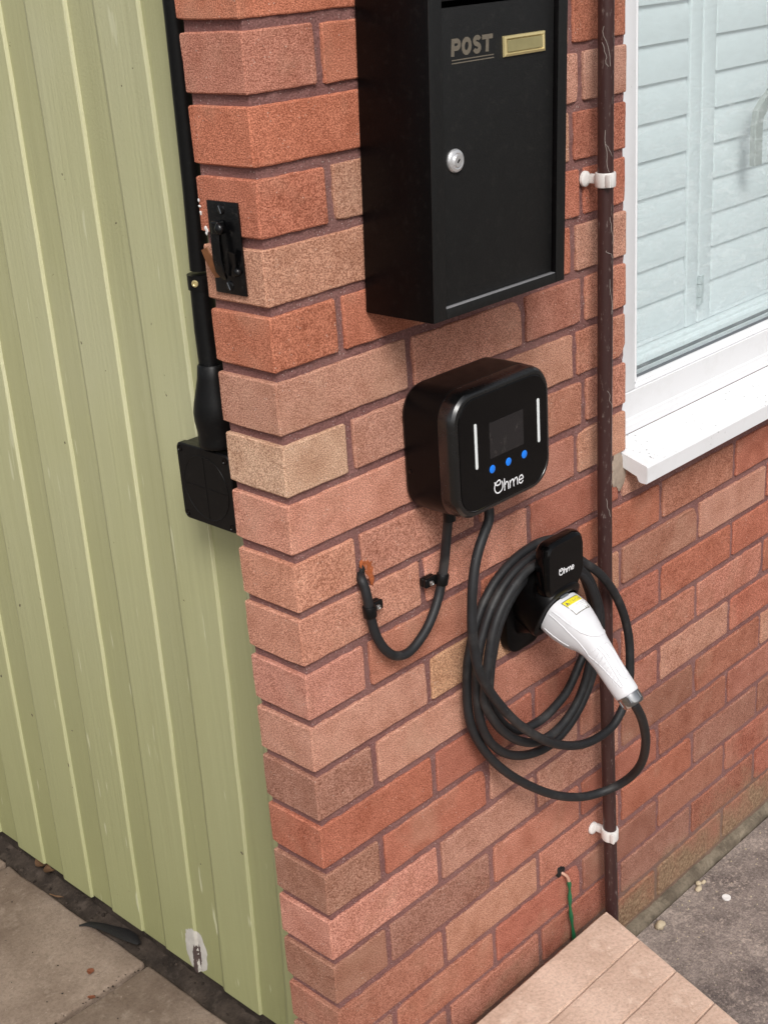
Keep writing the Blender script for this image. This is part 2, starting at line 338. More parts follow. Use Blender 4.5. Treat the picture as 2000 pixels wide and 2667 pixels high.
M = dict(
    brick=mat_brick(), mortar=mat_mortar(),
    sage=mat_sage('sage_paint', (0.480, 0.476, 0.270)), sage_low=mat_sage('sage_paint_shaded', (0.425, 0.420, 0.228)), sage_edge=mat_sage('sage_paint_lit_edge', (0.60, 0.59, 0.37), False),  # shade in the recesses and light on the edges are tinted into the paint
    concrete=mat_concrete(),
    slab=mat_ground('riven_paving', (0.165, 0.118, 0.088), (0.270, 0.205, 0.160), (0.40, 0.32, 0.26), 6, 0.35),
    tan=mat_ground('tan_step_stone', (0.55, 0.385, 0.295), (0.71, 0.525, 0.42), (0.84, 0.68, 0.56), 9, 0.45),
    soil=mat_ground('damp_soil', (0.022, 0.016, 0.012), (0.058, 0.043, 0.033), (0.13, 0.10, 0.08), 18, 0.35),
    earth=mat_ground('driveway', (0.13, 0.115, 0.10), (0.20, 0.18, 0.16), (0.28, 0.25, 0.22), 1.5, 0.25),
    fillet=mat_ground('crumbling_mortar', (0.115, 0.092, 0.068), (0.23, 0.19, 0.14), (0.36, 0.30, 0.22), 22, 0.4),
    black_steel=simple('black_powder_coat', (0.0085, 0.0085, 0.0085), 0.5, bump=0.28, bscale=620, var=0.2, dust=0.03, spec=0.3),
    black_side=simple('black_gloss_coat', (0.0022, 0.0018, 0.002), 0.38, bump=0.1, bscale=400, dust=0.02, spec=0.12),
    black_plastic=simple('black_plastic', (0.0022, 0.0020, 0.0021), 0.34, bump=0.08, bscale=700, dust=0.010, spec=0.16),
    black_gloss=simple('black_glass', (0.0012, 0.0012, 0.0014), 0.12, dust=0.010, spec=0.32),
    black_bezel=simple('black_satin_bezel', (0.0022, 0.0022, 0.0024), 0.26, dust=0.01, spec=0.9),
    lip=simple('black_lip_glint', (0.22, 0.22, 0.23), 0.30, spec=0.8),  # grey colour paints in the sky's glint along the black ledge
    cement=simple('cement_smear', (0.36, 0.285, 0.225), 0.95, var=0.3, scale=120, bump=0.6),
    cobweb=simple('dusty_thread', (0.36, 0.32, 0.29), 0.9),
    black_screen=simple('dark_screen', (0.013, 0.012, 0.013), 0.22, dust=0.12, scale=30),
    black_pvc=simple('black_pvc', (0.0032, 0.0032, 0.0035), 0.40, dust=0.03, spec=0.3),
    black_iron=simple('black_painted_iron', (0.003, 0.003, 0.0034), 0.24, bump=0.4, bscale=140, dust=0.08, spec=0.35),
    rust=simple('rusty_iron', (0.22, 0.085, 0.03), 0.75, var=0.5, scale=90, bump=0.4),
    brass=simple('polished_brass', (0.72, 0.60, 0.30), 0.36, metal=0.55, var=0.15, scale=30),
    brass_dull=simple('brass_card', (0.38, 0.335, 0.165), 0.42, metal=0.35, var=0.25, scale=50),
    print_gold=simple('faded_gold_print', (0.175, 0.150, 0.115), 0.5, metal=0.2, var=0.25, scale=200),
    chrome=simple('chrome', (0.46, 0.46, 0.47), 0.08, metal=1.0, var=0.03),
    silver=simple('brushed_silver', (0.80, 0.80, 0.81), 0.34, metal=0.75, var=0.05),
    steel=simple('zinc_screw', (0.55, 0.54, 0.52), 0.3, metal=1.0),
    white_print=simple('white_print', (0.86, 0.86, 0.88), 0.45, var=0.03),
    white_bar=simple('white_light_bar', (0.80, 0.83, 0.83), 0.35, var=0.04),
    blue=simple('blue_button', (0.010, 0.215, 0.90), 0.4, var=0.05),
    plug_white=simple('white_plug_plastic', (0.70, 0.70, 0.725), 0.38, var=0.02),
    label_white=simple('label_white', (0.84, 0.84, 0.84), 0.4, var=0.02), label_yellow=simple('label_yellow', (0.85, 0.72, 0.03), 0.4, var=0.04),
    label_ink=simple('label_ink', (0.16, 0.15, 0.12), 0.5), label_grey=simple('label_grey_ink', (0.45, 0.45, 0.46), 0.5),
    cable=mat_cable('cable_rubber'), glass=mat_glass(), upvc=mat_upvc(), sill=mat_upvc('weathered_white_sill', 0.64, 0.50), pipe=mat_pipe(),
    clip_white=simple('white_clip_plastic', (0.72, 0.70, 0.68), 0.45, dust=0.25, scale=60, dustcol=(0.35, 0.30, 0.27)),
    gasket=simple('grey_gasket', (0.13, 0.145, 0.16), 0.6),
    shutter=simple('shutter_paint', (0.86, 0.89, 0.91), 0.45, var=0.02, scale=8), hinge=simple('hinge_paint', (0.56, 0.60, 0.61), 0.4),
    handle=simple('window_handle_paint', (0.46, 0.47, 0.45), 0.35), room=simple('room_plaster', (0.55, 0.53, 0.50), 0.8),
    wood=simple('rotten_wood', (0.075, 0.050, 0.045), 0.85, var=0.6, scale=120, bump=0.6), filler=simple('white_filler', (0.50, 0.475, 0.43), 0.85, var=0.25, scale=60, bump=0.4),
    green_wire=simple('green_sleeve', (0.012, 0.115, 0.045), 0.5), bare=simple('bare_copper_flex', (0.52, 0.30, 0.22), 0.5),
    leaf=simple('dead_leaf', (0.30, 0.17, 0.09), 0.8, var=0.4, scale=60), leaf_red=simple('red_brown_leaf', (0.34, 0.12, 0.06), 0.8, var=0.3),
    rubber=simple('torn_black_rubber', (0.007, 0.006, 0.006), 0.65, bump=0.4), pebble=simple('pale_pebble', (0.48, 0.40, 0.28), 0.8, var=0.25, scale=90, bump=0.4),
    white_chip=simple('white_chip', (0.80, 0.78, 0.76), 0.6), dust_red=simple('drilled_brick', (0.36, 0.095, 0.028), 0.95, var=0.5, scale=160, bump=0.6),
)
M['black_gloss'].node_tree.nodes['Principled BSDF'].inputs['Specular IOR Level'].default_value = 0.26
CABLE = [(0.3030, -0.046, -0.622), (0.3017, -0.048, -0.6412), (0.2918, -0.051, -0.651), (0.2783, -0.054, -0.6628), (0.2664, -0.056, -0.6772), (0.2558, -0.058, -0.6973), (0.2483, -0.06, -0.7203), (0.2444, -0.061, -0.7451), (0.2416, -0.062, -0.7707), (0.2411, -0.063, -0.7919), (0.2435, -0.064, -0.8146), (0.245, -0.065, -0.8319), (0.2526, -0.066, -0.8546), (0.2647, -0.067, -0.8786), (0.2823, -0.068, -0.9066), (0.3061, -0.069, -0.9399), (0.3361, -0.07, -0.9736), (0.3703, -0.071, -1.0057), (0.4, -0.072, -1.0284), (0.4279, -0.073, -1.0451), (0.4565, -0.074, -1.058), (0.4859, -0.075, -1.0652), (0.5144, -0.076, -1.0666), (0.5369, -0.077, -1.0632), (0.5547, -0.077, -1.0523), (0.5707, -0.075, -1.0411), (0.5834, -0.073, -1.0239), (0.5911, -0.071, -1.0), (0.5924, -0.07, -0.9759), (0.5946, -0.068, -0.9541), (0.5931, -0.066, -0.9289), (0.5877, -0.063, -0.9004), (0.576, -0.06, -0.8697), (0.5568, -0.057, -0.8365), (0.5318, -0.053, -0.806), (0.5103, -0.048, -0.7874), (0.4893, -0.043, -0.7672), (0.4688, -0.039, -0.7529), (0.4432, -0.037, -0.7411), (0.4249, -0.036, -0.7394), (0.3999, -0.036, -0.7404), (0.3724, -0.036, -0.745), (0.3465, -0.036, -0.7555), (0.3246, -0.036, -0.7702), (0.3071, -0.036, -0.7892), (0.2944, -0.036, -0.8101), (0.2833, -0.036, -0.8317), (0.2769, -0.036, -0.8606), (0.2749, -0.036, -0.8846), (0.2745, -0.036, -0.9115), (0.278, -0.036, -0.9406), (0.2858, -0.036, -0.9662), (0.298, -0.036, -0.9883), (0.3159, -0.036, -1.0105), (0.3372, -0.036, -1.0289), (0.3619, -0.036, -1.0435), (0.3875, -0.036, -1.0536), (0.4137, -0.036, -1.0598), (0.4375, -0.036, -1.0611), (0.4619, -0.036, -1.0571), (0.4867, -0.036, -1.0477), (0.512, -0.036, -1.0296), (0.5299, -0.037, -1.0075), (0.54, -0.039, -0.9836), (0.5438, -0.041, -0.9634), (0.5427, -0.043, -0.9545), (0.5496, -0.045, -0.9254), (0.5507, -0.046, -0.8985), (0.5471, -0.046, -0.8724), (0.5351, -0.046, -0.8412), (0.5186, -0.045, -0.8091), (0.4935, -0.044, -0.784), (0.4676, -0.044, -0.7684), (0.4407, -0.045, -0.7571), (0.4146, -0.048, -0.7474), (0.3928, -0.05, -0.7434), (0.3697, -0.051, -0.7455), (0.3451, -0.051, -0.7563), (0.3232, -0.051, -0.7717), (0.3052, -0.051, -0.7913), (0.2935, -0.051, -0.8144), (0.2871, -0.051, -0.8361), (0.285, -0.051, -0.8421), (0.2804, -0.051, -0.8628), (0.275, -0.05, -0.8874), (0.2736, -0.05, -0.91), (0.2866, -0.05, -0.9366), (0.3039, -0.05, -0.9638), (0.3273, -0.05, -0.9894), (0.3543, -0.05, -1.011), (0.3822, -0.05, -1.0259), (0.4112, -0.05, -1.0309), (0.438, -0.05, -1.0294), (0.4654, -0.05, -1.0194), (0.4871, -0.05, -1.0043), (0.5047, -0.051, -0.9784), (0.513, -0.052, -0.9545), (0.5148, -0.053, -0.9452), (0.5276, -0.053, -0.9176), (0.5334, -0.053, -0.8913), (0.532, -0.052, -0.8625), (0.5235, -0.05, -0.8335), (0.5112, -0.046, -0.8089), (0.4958, -0.04, -0.7919), (0.4792, -0.035, -0.783), (0.4602, -0.032, -0.7747), (0.4376, -0.032, -0.7661), (0.4139, -0.033, -0.7635), (0.3903, -0.034, -0.7675), (0.368, -0.034, -0.7786), (0.347, -0.034, -0.7948), (0.33, -0.034, -0.8143), (0.319, -0.034, -0.8364), (0.3131, -0.034, -0.8568), (0.3101, -0.034, -0.8626), (0.3056, -0.034, -0.8857), (0.3027, -0.034, -0.9098), (0.3087, -0.034, -0.9362), (0.3234, -0.034, -0.9653), (0.3443, -0.034, -0.9906), (0.3674, -0.033, -1.0054), (0.393, -0.033, -1.0096), (0.4222, -0.033, -1.0112), (0.4522, -0.033, -1.0045), (0.4797, -0.033, -0.9942), (0.4985, -0.033, -0.9775), (0.5129, -0.034, -0.9584), (0.5224, -0.034, -0.9485), (0.5353, -0.035, -0.9308), (0.545, -0.035, -0.9057), (0.5467, -0.034, -0.8758), (0.5392, -0.033, -0.8466), (0.5273, -0.032, -0.818), (0.5124, -0.03, -0.791), (0.4963, -0.027, -0.7643), (0.4774, -0.024, -0.7436), (0.4516, -0.022, -0.7361), (0.4276, -0.021, -0.7348), (0.4011, -0.02, -0.7376), (0.3736, -0.02, -0.7433), (0.3462, -0.02, -0.7553), (0.3228, -0.02, -0.7723), (0.306, -0.02, -0.7917), (0.2924, -0.02, -0.8143), (0.2816, -0.02, -0.8419), (0.2762, -0.02, -0.858), (0.2727, -0.02, -0.8872), (0.2721, -0.02, -0.9162), (0.2715, -0.022, -0.9387), (0.2762, -0.024, -0.9641), (0.2882, -0.026, -0.9913), (0.3035, -0.03, -1.0199), (0.3261, -0.035, -1.0502), (0.3525, -0.04, -1.0787), (0.3855, -0.045, -1.109), (0.4199, -0.05, -1.1361), (0.4556, -0.055, -1.1576), (0.4894, -0.06, -1.1726), (0.5172, -0.07, -1.1754), (0.535, -0.085, -1.1674), (0.5421, -0.105, -1.1472), (0.5312, -0.13, -1.1115), (0.5124, -0.15, -1.0745), (0.4867, -0.17, -1.0327), (0.4661, -0.182, -0.9974), (0.4432, -0.192, -0.9624), (0.4226, -0.198, -0.9346), (0.4107, -0.2, -0.9186)]
SUPPLY = [(0.118, 0.014, -0.6686), (0.1031, -0.005, -0.6664), (0.1024, -0.011, -0.678), (0.103, -0.014, -0.6951), (0.1044, -0.015, -0.7164), (0.1087, -0.017, -0.742), (0.1206, -0.019, -0.7681), (0.1385, -0.021, -0.7853), (0.1634, -0.022, -0.7891), (0.1939, -0.022, -0.7732), (0.2159, -0.02, -0.7523), (0.2325, -0.017, -0.7293), (0.2388, -0.02, -0.6972), (0.2359, -0.03, -0.6538), (0.2296, -0.04, -0.6232), (0.2261, -0.045, -0.608)]
OHME = [[(0.2693, -0.5731), (0.2698, -0.5752), (0.2708, -0.5771), (0.2737, -0.5789), (0.277, -0.5793), (0.2798, -0.5781), (0.2806, -0.5754), (0.2783, -0.5731), (0.2743, -0.5739), (0.2711, -0.5763), (0.2692, -0.5788), (0.2687, -0.5824), (0.2705, -0.5868), (0.2742, -0.5895), (0.2782, -0.5897), (0.2824, -0.588), (0.2847, -0.5842), (0.2848, -0.5801), (0.2833, -0.5758)], [(0.2884, -0.574), (0.2884, -0.582), (0.2884, -0.5907)], [(0.2892, -0.5833), (0.2912, -0.5804), (0.294, -0.5803), (0.2957, -0.5828), (0.296, -0.5866), (0.296, -0.5907)], [(0.2994, -0.5803), (0.2993, -0.5855), (0.2993, -0.5906)], [(0.2996, -0.5842), (0.3017, -0.5814), (0.3053, -0.5807), (0.3064, -0.5837), (0.3067, -0.5873), (0.3069, -0.5908)], [(0.307, -0.5846), (0.3094, -0.5812), (0.3126, -0.5804), (0.314, -0.5827), (0.3144, -0.587), (0.3144, -0.5908)], [(0.3181, -0.5861), (0.3223, -0.5857), (0.326, -0.5853), (0.3256, -0.5829), (0.3233, -0.5807), (0.3199, -0.581), (0.318, -0.5836), (0.3174, -0.5866), (0.3185, -0.5895), (0.321, -0.591), (0.3241, -0.5903), (0.3256, -0.5883)]]

# ================================================================== THE SETTING
def struct(name, bm, mat, label=None, cat=None, smooth=35):
    o = finish(bm, name, mat, None, smooth); return tag(o, label, cat, None, 'structure')
bm = NB(); grid(bm, -150, 150, -150, 150, 2, 2, lambda x, y: -1.66)
struct('ground', bm, M['earth'], 'plain driveway ground that runs on beyond the house', 'ground')
bm = NB()
hexa(bm, [(0.10, -2.6, -1.64), (3.6, -2.6, -1.64), (3.6, -0.017, -1.64), (0.10, -0.017, -1.64)],
     [(0.10, -2.6, -1.597), (3.6, -2.6, -1.597), (3.6, -0.017, -1.597), (0.10, -0.017, -1.597)])
struct('concrete_path', bm, M['concrete'], 'mottled grey concrete path along the foot of the window wall', 'path', 0)
bm = NB()
def soil_z(x, y):
    t = (x-0.06)/0.12
    return -1.612 + 0.036*max(0, min(1, t))**1.5 + 0.010*noise.noise(Vector((x*38, y*22, 1))) + 0.004*noise.noise(Vector((x*120, y*90, 3)))
grid(bm, 0.05, 0.23, 0.09, 2.7, 22, 300, soil_z)
struct('soil', bm, M['soil'], 'strip of dark damp soil under the green boards', 'soil')

paving = tag(bpy.data.objects.new('paving', None), 'weathered grey brown paving slabs in front of the green boards', 'paving', None, 'structure')
paving.location = (-0.6, 0.5, -1.6); link(paving)
for i in range(4):
    for j in range(8):
        x1 = 0.088 - i*0.615; y1 = 0.612 + (j-3)*0.458 + 0.458
        bm = NB(); box(bm, x1-0.606, x1, y1-0.449, y1, -1.65, -1.6, 0.007, 3)
        bmesh.ops.subdivide_edges(bm, edges=[e for e in bm.edges if e.calc_length() > 0.2], cuts=10)
        for v in bm.verts:
            v.co += Vector((noise.noise(v.co*14), noise.noise(v.co*14+Vector((5, 5, 5))), 0.45*noise.noise(v.co*20)))*0.0045
        o = finish(bm, 'paving_slab', M['slab'], paving)
        o.rotation_euler = (rnd.uniform(-.003, .003), rnd.uniform(-.003, .003), 0)

# ------------------------------------------------------------------ brick wall
wall = thing('brick_wall', (0.6, 0.05, -1.62), 'red brown rustic brick house wall with squared corner, carrying the black boxes', 'wall')
PAL = dict(o=(.49, .176, .108), s=(.58, .268, .188), t=(.53, .270, .188), b=(.36, .182, .130), y=(.52, .295, .182), r=(.45, .165, .108), p=(.57, .345, .240), m=(.47, .200, .136), q=(.40, .160, .106), k=(.36, .164, .114))
PICK = {  # what each course shows from the corner outwards
 -1: 'om', 0: 'omm', 1: 'moso', 2: 'oottt', 3: 'ottrr', 4: 'tsrrr', 5: 'oootm', 6: 'tsmmr', 7: 'pttmo', 8: 'smmmr', 9: 'ssmtr', 10: 'ssrtmor', 11: 'smromrs',
 12: 'tytmtrm', 13: 'btmrroo', 14: 'orrmtrm', 15: 'brtmtrr', 16: 'sttmrtm', 17: 'bbmrmts', 18: 'mtmrmmr', 19: 'bmrmmrm', 20: 'mmrbmrm', 21: 'bmmrmmr'}
def ring_pts(L, H, inset, y, seed, amp):
    """outline of one brick face in x-z (0..L, 0..H), wavy like a fired arris"""
    n = max(3, int(L/0.0125)); m = 5; r = 0.0018; x0, x1, z0, z1 = inset, L-inset, inset, H-inset; P = []
    for i in range(n): P.append((x0+r+(x1-x0-2*r)*i/(n-1), z0))
    for i in range(m): P.append((x1, z0+r+(z1-z0-2*r)*i/(m-1)))
    for i in range(n): P.append((x1-r-(x1-x0-2*r)*i/(n-1), z1))
    for i in range(m): P.append((x0, z1-r-(z1-z0-2*r)*i/(m-1)))
    out = []
    for x, z in P:
        d = Vector((noise.noise(Vector((x*45, z*45, seed))), 0, noise.noise(Vector((x*45, z*45, seed+50)))))*amp*.7
        d += Vector((noise.noise(Vector((x*200, z*200, seed))), 0, noise.noise(Vector((x*200, z*200, seed+9)))))*amp*0.7
        out.append(Vector((x+d.x, y, z+d.z)))
    return out
def brick(x0, L, z0, col, quoin=False):
    H = 0.0630; sd = rnd.random()*900; bm = NB()
    # knocked corners
    chip = [(rnd.choice((0, L)), rnd.choice((0, H)), rnd.uniform(.0025, .0065)) for _ in range(1 if rnd.random() < .38 and not quoin else 0)]
    spec = [(0.0019, 0.0, .0010), (0.0006, 0.0006, .0011), (0.0, 0.0020, .0012)]
    spec += [(0, 0.030, .0009), (0, 0.060, .0009), (0, 0.088, .0011), (0.0008, 0.1012, .0011), (0.0022, 0.1025, .0009)] if quoin else [(0, 0.050, .0008), (0, 0.085, .0005)]
    rings = []
    for ins, y, a in spec:
        R = ring_pts(L, H, ins, y, sd + y*40, a)
        for p in R:
            for cx, cz, s in chip:
                d = math.hypot(p.x-cx, p.z-cz)
                if d < s*2 and y < 0.02:
                    p.x += (L/2-cx)/abs(L/2-cx)*(s*2-d)*.35; p.z += (H/2-cz)/abs(H/2-cz)*(s*2-d)*.35; p.y += (s*2-d)*.25
        rings.append(R)
    loft(bm, rings)
    bmesh.ops.translate(bm, verts=bm.verts, vec=(x0, 0, z0))
    o = finish(bm, 'brick', M['brick'], wall, 16)
    j = lambda s: rnd.uniform(-s, s)
    o.location += Vector((j(.0006) if not quoin else 0, j(.0009), j(.0007)))
    o.rotation_euler = (j(.006), j(.0035), j(.003))
    v = rnd.uniform(.9, 1.1); o.color = (min(1, col[0]*v*rnd.uniform(.97, 1.03)), col[1]*v, col[2]*v*rnd.uniform(.95, 1.05), 1)
    return o
J = 0.006   # half a joint
for n in range(-5, 22):
    z0 = -0.075*n + 0.0006; even = n % 2 == 0
    cuts = [0.0] + ([0.22+0.225*k for k in range(10)] if even else [0.1075+0.225*k for k in range(10)])
    if -3 <= n <= 9:
        cuts = [0.0, 0.22, 0.445, 0.578, 0.6875] if even else [0.0, 0.1075, 0.3325, 0.5575, 0.6875]
    seq = PICK.get(n, 'omst')
    for i in range(len(cuts)-1):
        a = cuts[i] + (J if i else 0); b = cuts[i+1] - J
        key = seq[i] if i < len(seq) else rnd.choice('mrrmrorbmt')
        if i >= 3 and n >= 10 and rnd.random() < .75: key = {'t': 'm', 's': 'm', 'o': 'r', 'y': 'm', 'm': 'qkm'[rnd.randrange(3)], 'r': 'qr'[rnd.randrange(2)]}.get(key, key)
        brick(a, b-a, z0, PAL[key], i == 0)
bm = NB()
def mortar_block(x0, x1, z0, z1):
    nx, nz = max(2, int((x1-x0)/.007)), max(2, int((z1-z0)/.007))
    f = [[None]*(nz+1) for _ in range(nx+1)]
    for i in range(nx+1):
        for k in range(nz+1):
            x, z = x0+(x1-x0)*i/nx, z0+(z1-z0)*k/nz
            f[i][k] = bm.verts.new((x, 0.0040 + 0.0022*noise.noise(Vector((x*55, z*55, 2))) + 0.0012*noise.noise(Vector((x*170, z*170, 5))), z))
    for i in range(nx):
        for k in range(nz): bm.faces.new((f[i][k], f[i+1][k], f[i+1][k+1], f[i][k+1]))
    edge = [f[i][0] for i in range(nx+1)] + [f[nx][k] for k in range(1, nz+1)] + [f[i][nz] for i in range(nx-1, -1, -1)] + [f[0][k] for k in range(nz-1, 0, -1)]
    ys = [0.03, 0.06, 0.098]; prev = edge
    for y in ys:
        cur = [bm.verts.new((v.co.x + (0.0012*noise.noise(Vector((y*300, v.co.z*80, 7)))), y, v.co.z)) for v in edge]
        for i in range(len(edge)):
            j = (i+1) % len(edge); bm.faces.new((prev[i], prev[j], cur[j], cur[i]))
        prev = cur
    bm.faces.new(prev[::-1])
mortar_block(0.0062, 0.6795, -0.6865, 0.2985); mortar_block(0.0062, 2.125, -1.63, -0.689); mortar_block(0.0062, 2.125, 0.301, 0.436)
finish(bm, 'mortar', M['mortar'], wall, 60)
# crumbling mortar fillet along the foot of the wall
bm = NB(); rows = []
for i in range(150):
    x = 0.60 + i*0.0105; q = 0.010*noise.noise(Vector((x*16, 0, 0))) + 0.006*noise.noise(Vector((x*60, 3, 0))) + 0.003*noise.noise(Vector((x*170, 3, 0)))
    rows.append([(x, 0.004, -1.585+q*.4), (x, -0.004-q*.2, -1.5865+q*.5), (x, -0.009-q*.4, -1.590+q*.4), (x, -0.0125-q*.6, -1.595+q*.2), (x, -0.0135-q*.6, -1.606), (x, 0.004, -1.61)])
loft(bm, rows); finish(bm, 'mortar_fillet', M['fillet'], wall, 60)
# cement smear at the end of the sill
bm = NB()
for c, s, sd in (((0.660, 0.0005, -0.690), (.013, .0026, .020), 3), ((0.668, 0.0005, -0.712), (.015, .0022, .022), 5), ((0.655, 0.0005, -0.712), (.009, .0022, .014), 8)): lump(bm, c, *s, sd, 3, .35)
finish(bm, 'cement_smear', M['cement'], wall, 60)
# sealant line beside the window
bm = NB(); pr = []
for i in range(140):
    z = -0.672 + i*0.0069; k = 0.5+0.5*math.cos(2*math.pi*(z+0.0058)/0.075)
    w = 0.004*(k**6) + 0.0012*noise.noise(Vector((z*60, 0, 0)))
    x = 0.6805 - w
    pr.append([(x, 0.010, z), (x+0.004, 0.006, z), (0.6845, 0.030, z), (0.700, 0.0305, z), (0.690, 0.035, z)])
loft(bm, pr); seal = finish(bm, 'sealant', M['upvc'], wall, 60)
# rust coloured drilling dust round the cable hole
O_ = [(.1040, -.6610), (.1052, -.6535), (.1088, -.6500), (.1105, -.6545), (.1128, -.6520), (.1150, -.6550), (.1190, -.6530), (.1215, -.6580), (.1255, -.6575), (.1243, -.6635), (.1275, -.6670), (.1252, -.6745), (.1278, -.6830), (.1250, -.6930), (.1215, -.6890), (.1180, -.6770), (.1125, -.6680), (.1065, -.6690)]
O_ = [(x+.0025, z+.0055) for x, z in O_]
c_ = (sum(p[0] for p in O_)/len(O_), sum(p[1] for p in O_)/len(O_)); bm = NB()
loft(bm, [[(c_[0]+(x-c_[0])*s, y, c_[1]+(z-c_[1])*s) for x, z in O_] for s, y in ((1.0, .0012), (.97, -.0005), (.80, -.0008), (.55, -.0002))])
bmesh.ops.triangulate(bm, faces=bm.faces[:])
for q_ in range(2): bmesh.ops.subdivide_edges(bm, edges=bm.edges[:], cuts=1)
for v in bm.verts: v.co += Vector((noise.noise(v.co*500), noise.noise(v.co*420+Vector((3, 0, 0)))*.8, noise.noise(v.co*460+Vector((0, 7, 0)))))*.0011
finish(bm, 'drill_damage', M['dust_red'], wall, 0)
bm = NB()
for k_ in range(9):
    y_, z_ = (.0905+rnd.uniform(-.004, .004), -.2215+rnd.uniform(-.006, .006)) if k_ < 5 else (.0985+rnd.uniform(-.002, .002), -.196+rnd.uniform(-.008, .008))
    lump(bm, (-.0004, y_, z_), .0008, rnd.uniform(.001, .0026), rnd.uniform(.0012, .0030), k_, 1, .6)
finish(bm, 'paint_fleck', M['white_chip'], wall, 0)
bm = NB(); lump(bm, (0.1100, -0.0006, -0.6585), .0045, .0016, .0062, 2, 3, .7); finish(bm, 'drill_hole', M['rubber'], wall, 60)
# weep hole the green wire comes out of
bm = NB(); lump(bm, (0.4995, 0.0005, -1.3485), .0090, .0026, .0095, 4, 3, .6); finish(bm, 'wall_hole', M['rubber'], wall, 60)
# house interior so no sky shows behind the shutters
bm = NB()
box(bm, 0.62, 2.2, 1.10, 1.14, -1.6, 0.42); box(bm, 0.62, 0.66, 0.20, 1.099, -1.6, 0.42); box(bm, 2.16, 2.2, 0.11, 1.099, -1.6, 0.42)
box(bm, 0.62, 2.2, 0.11, 1.14, 0.425, 0.46); box(bm, 0.62, 2.2, 0.11, 1.14, -1.66, -1.61)
struct('house_interior', bm, M['room'], 'plain room shell behind the window shutters', 'room', 0)

# ------------------------------------------------------------------ green boards
clad = thing('board_cladding', (0.13, 0.8, -1.56), 'sage green painted upright timber boards left of the brick corner', 'cladding')
def edge_y(k, z):
    z = min(0.0, z)
    A = (0.318+0.157*k, 0.3075+0.163*k, 0.3305+0.1606*k); Z = (0.0, -0.8, -1.56); s = 0
    for i in range(3):
        w = 1
        for j in range(3):
            if j != i: w *= (z-Z[j])/(Z[i]-Z[j])
        s += A[i]*w
    return s
ZS = [-1.0+0.0]  # heights of the board sections, bottom to top
def board(k, raised):
    zb = -1.563 + rnd.uniform(-.003, .003); zt = 0.42; N = 28; sd = k*11.7 + (5 if raised else 0)
    for_edge = []; body = []
    for i in range(N+1):
        z = zb + (zt-zb)*i/N; wob = 0.0011*noise.noise(Vector((z*9, sd, 0))) + 0.0006*noise.noise(Vector((z*40, sd, 1)))
        if raised:
            y0 = edge_y(k, z)+wob; y1 = y0+0.088+0.001*noise.noise(Vector((z*7, sd, 4)))
            body.append([(0.1152, y0-0.0008, z), (0.1112, y0-0.0008, z), (0.1100, y0+0.0004, z), (0.1100, y1-0.0006, z), (0.1112, y1+0.0030, z), (0.1128, y1+0.0066, z), (0.1152, y1+0.0108, z)])
            ew = wob*.8 + .0007*noise.noise(Vector((z*25, sd, 8)))
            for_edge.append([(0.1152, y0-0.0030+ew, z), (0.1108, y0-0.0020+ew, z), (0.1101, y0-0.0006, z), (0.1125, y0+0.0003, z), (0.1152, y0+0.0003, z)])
        else:
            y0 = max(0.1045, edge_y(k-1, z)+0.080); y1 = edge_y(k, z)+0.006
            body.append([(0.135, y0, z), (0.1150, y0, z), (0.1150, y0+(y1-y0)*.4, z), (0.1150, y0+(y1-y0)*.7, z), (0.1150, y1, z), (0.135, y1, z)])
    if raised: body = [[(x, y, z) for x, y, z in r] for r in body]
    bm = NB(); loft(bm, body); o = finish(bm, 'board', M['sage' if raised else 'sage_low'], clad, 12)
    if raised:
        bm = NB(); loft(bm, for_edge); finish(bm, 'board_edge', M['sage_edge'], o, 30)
for k in range(-1, 15):
    board(k, True); board(k, False)
bm = NB(); box(bm, 0.1355, 0.160, 0.1045, 2.62, -1.555, 0.42); finish(bm, 'backing_rail', M['wood'], clad, 0)
bm = NB(); box(bm, 0.126, 0.16, 0.106, 2.62, -1.64, -1.5725, 0.002); finish(bm, 'threshold', M['soil'], clad, 0)
# filled and split foot of one board: a skin that follows the boards' surface
def board_x(y, z):
    y0 = edge_y(1, z); return 0.1100 if y > y0+0.0004 else (0.1150 if y < y0-0.0030 else 0.1104+(0.1150-0.1104)*min(1, max(0, (y0-0.0022-y)/0.0030)))
def skin(name, cy, cz, ry, rz, off, sd, mat, parent, wob=.16, lean=0.0, skip=None):
    bm = NB(); n = 26; V = {}
    for i in range(n+1):
        for j in range(n+1):
            u, v = -1+2*i/n, -1+2*j/n; q = math.hypot(u, v); a = math.atan2(v, u)
            lim = 1 + wob*noise.noise(Vector((math.cos(a)*2.2, math.sin(a)*2.2, sd))) + wob*.6*noise.noise(Vector((math.cos(a)*7, math.sin(a)*7, sd)))
            m = max(abs(u), abs(v)); s_ = (m/q*lim) if q > 1e-6 else 1
            y = cy+u*s_*ry+v*s_*rz*lean; z = cz+v*s_*rz
            V[i, j] = bm.verts.new((board_x(y, z)-off*(1-.7*m**6), y, max(z, -1.566)))
    for i in range(n):
        for j in range(n): bm.faces.new((V[i, j], V[i+1, j], V[i+1, j+1], V[i, j+1]))
    return finish(bm, name, mat, parent, 40)
pt = skin('filler_patch', 0.4900, -1.518, .026, .046, .0011, 1, M['filler'], clad, .12)
skin('split_wood', 0.4925, -1.535, .0065, .035, .0018, 9, M['wood'], pt, .5, -.10); skin('split_wood', 0.4840, -1.528, .0035, .026, .0018, 15, M['wood'], pt, .6, -.08)

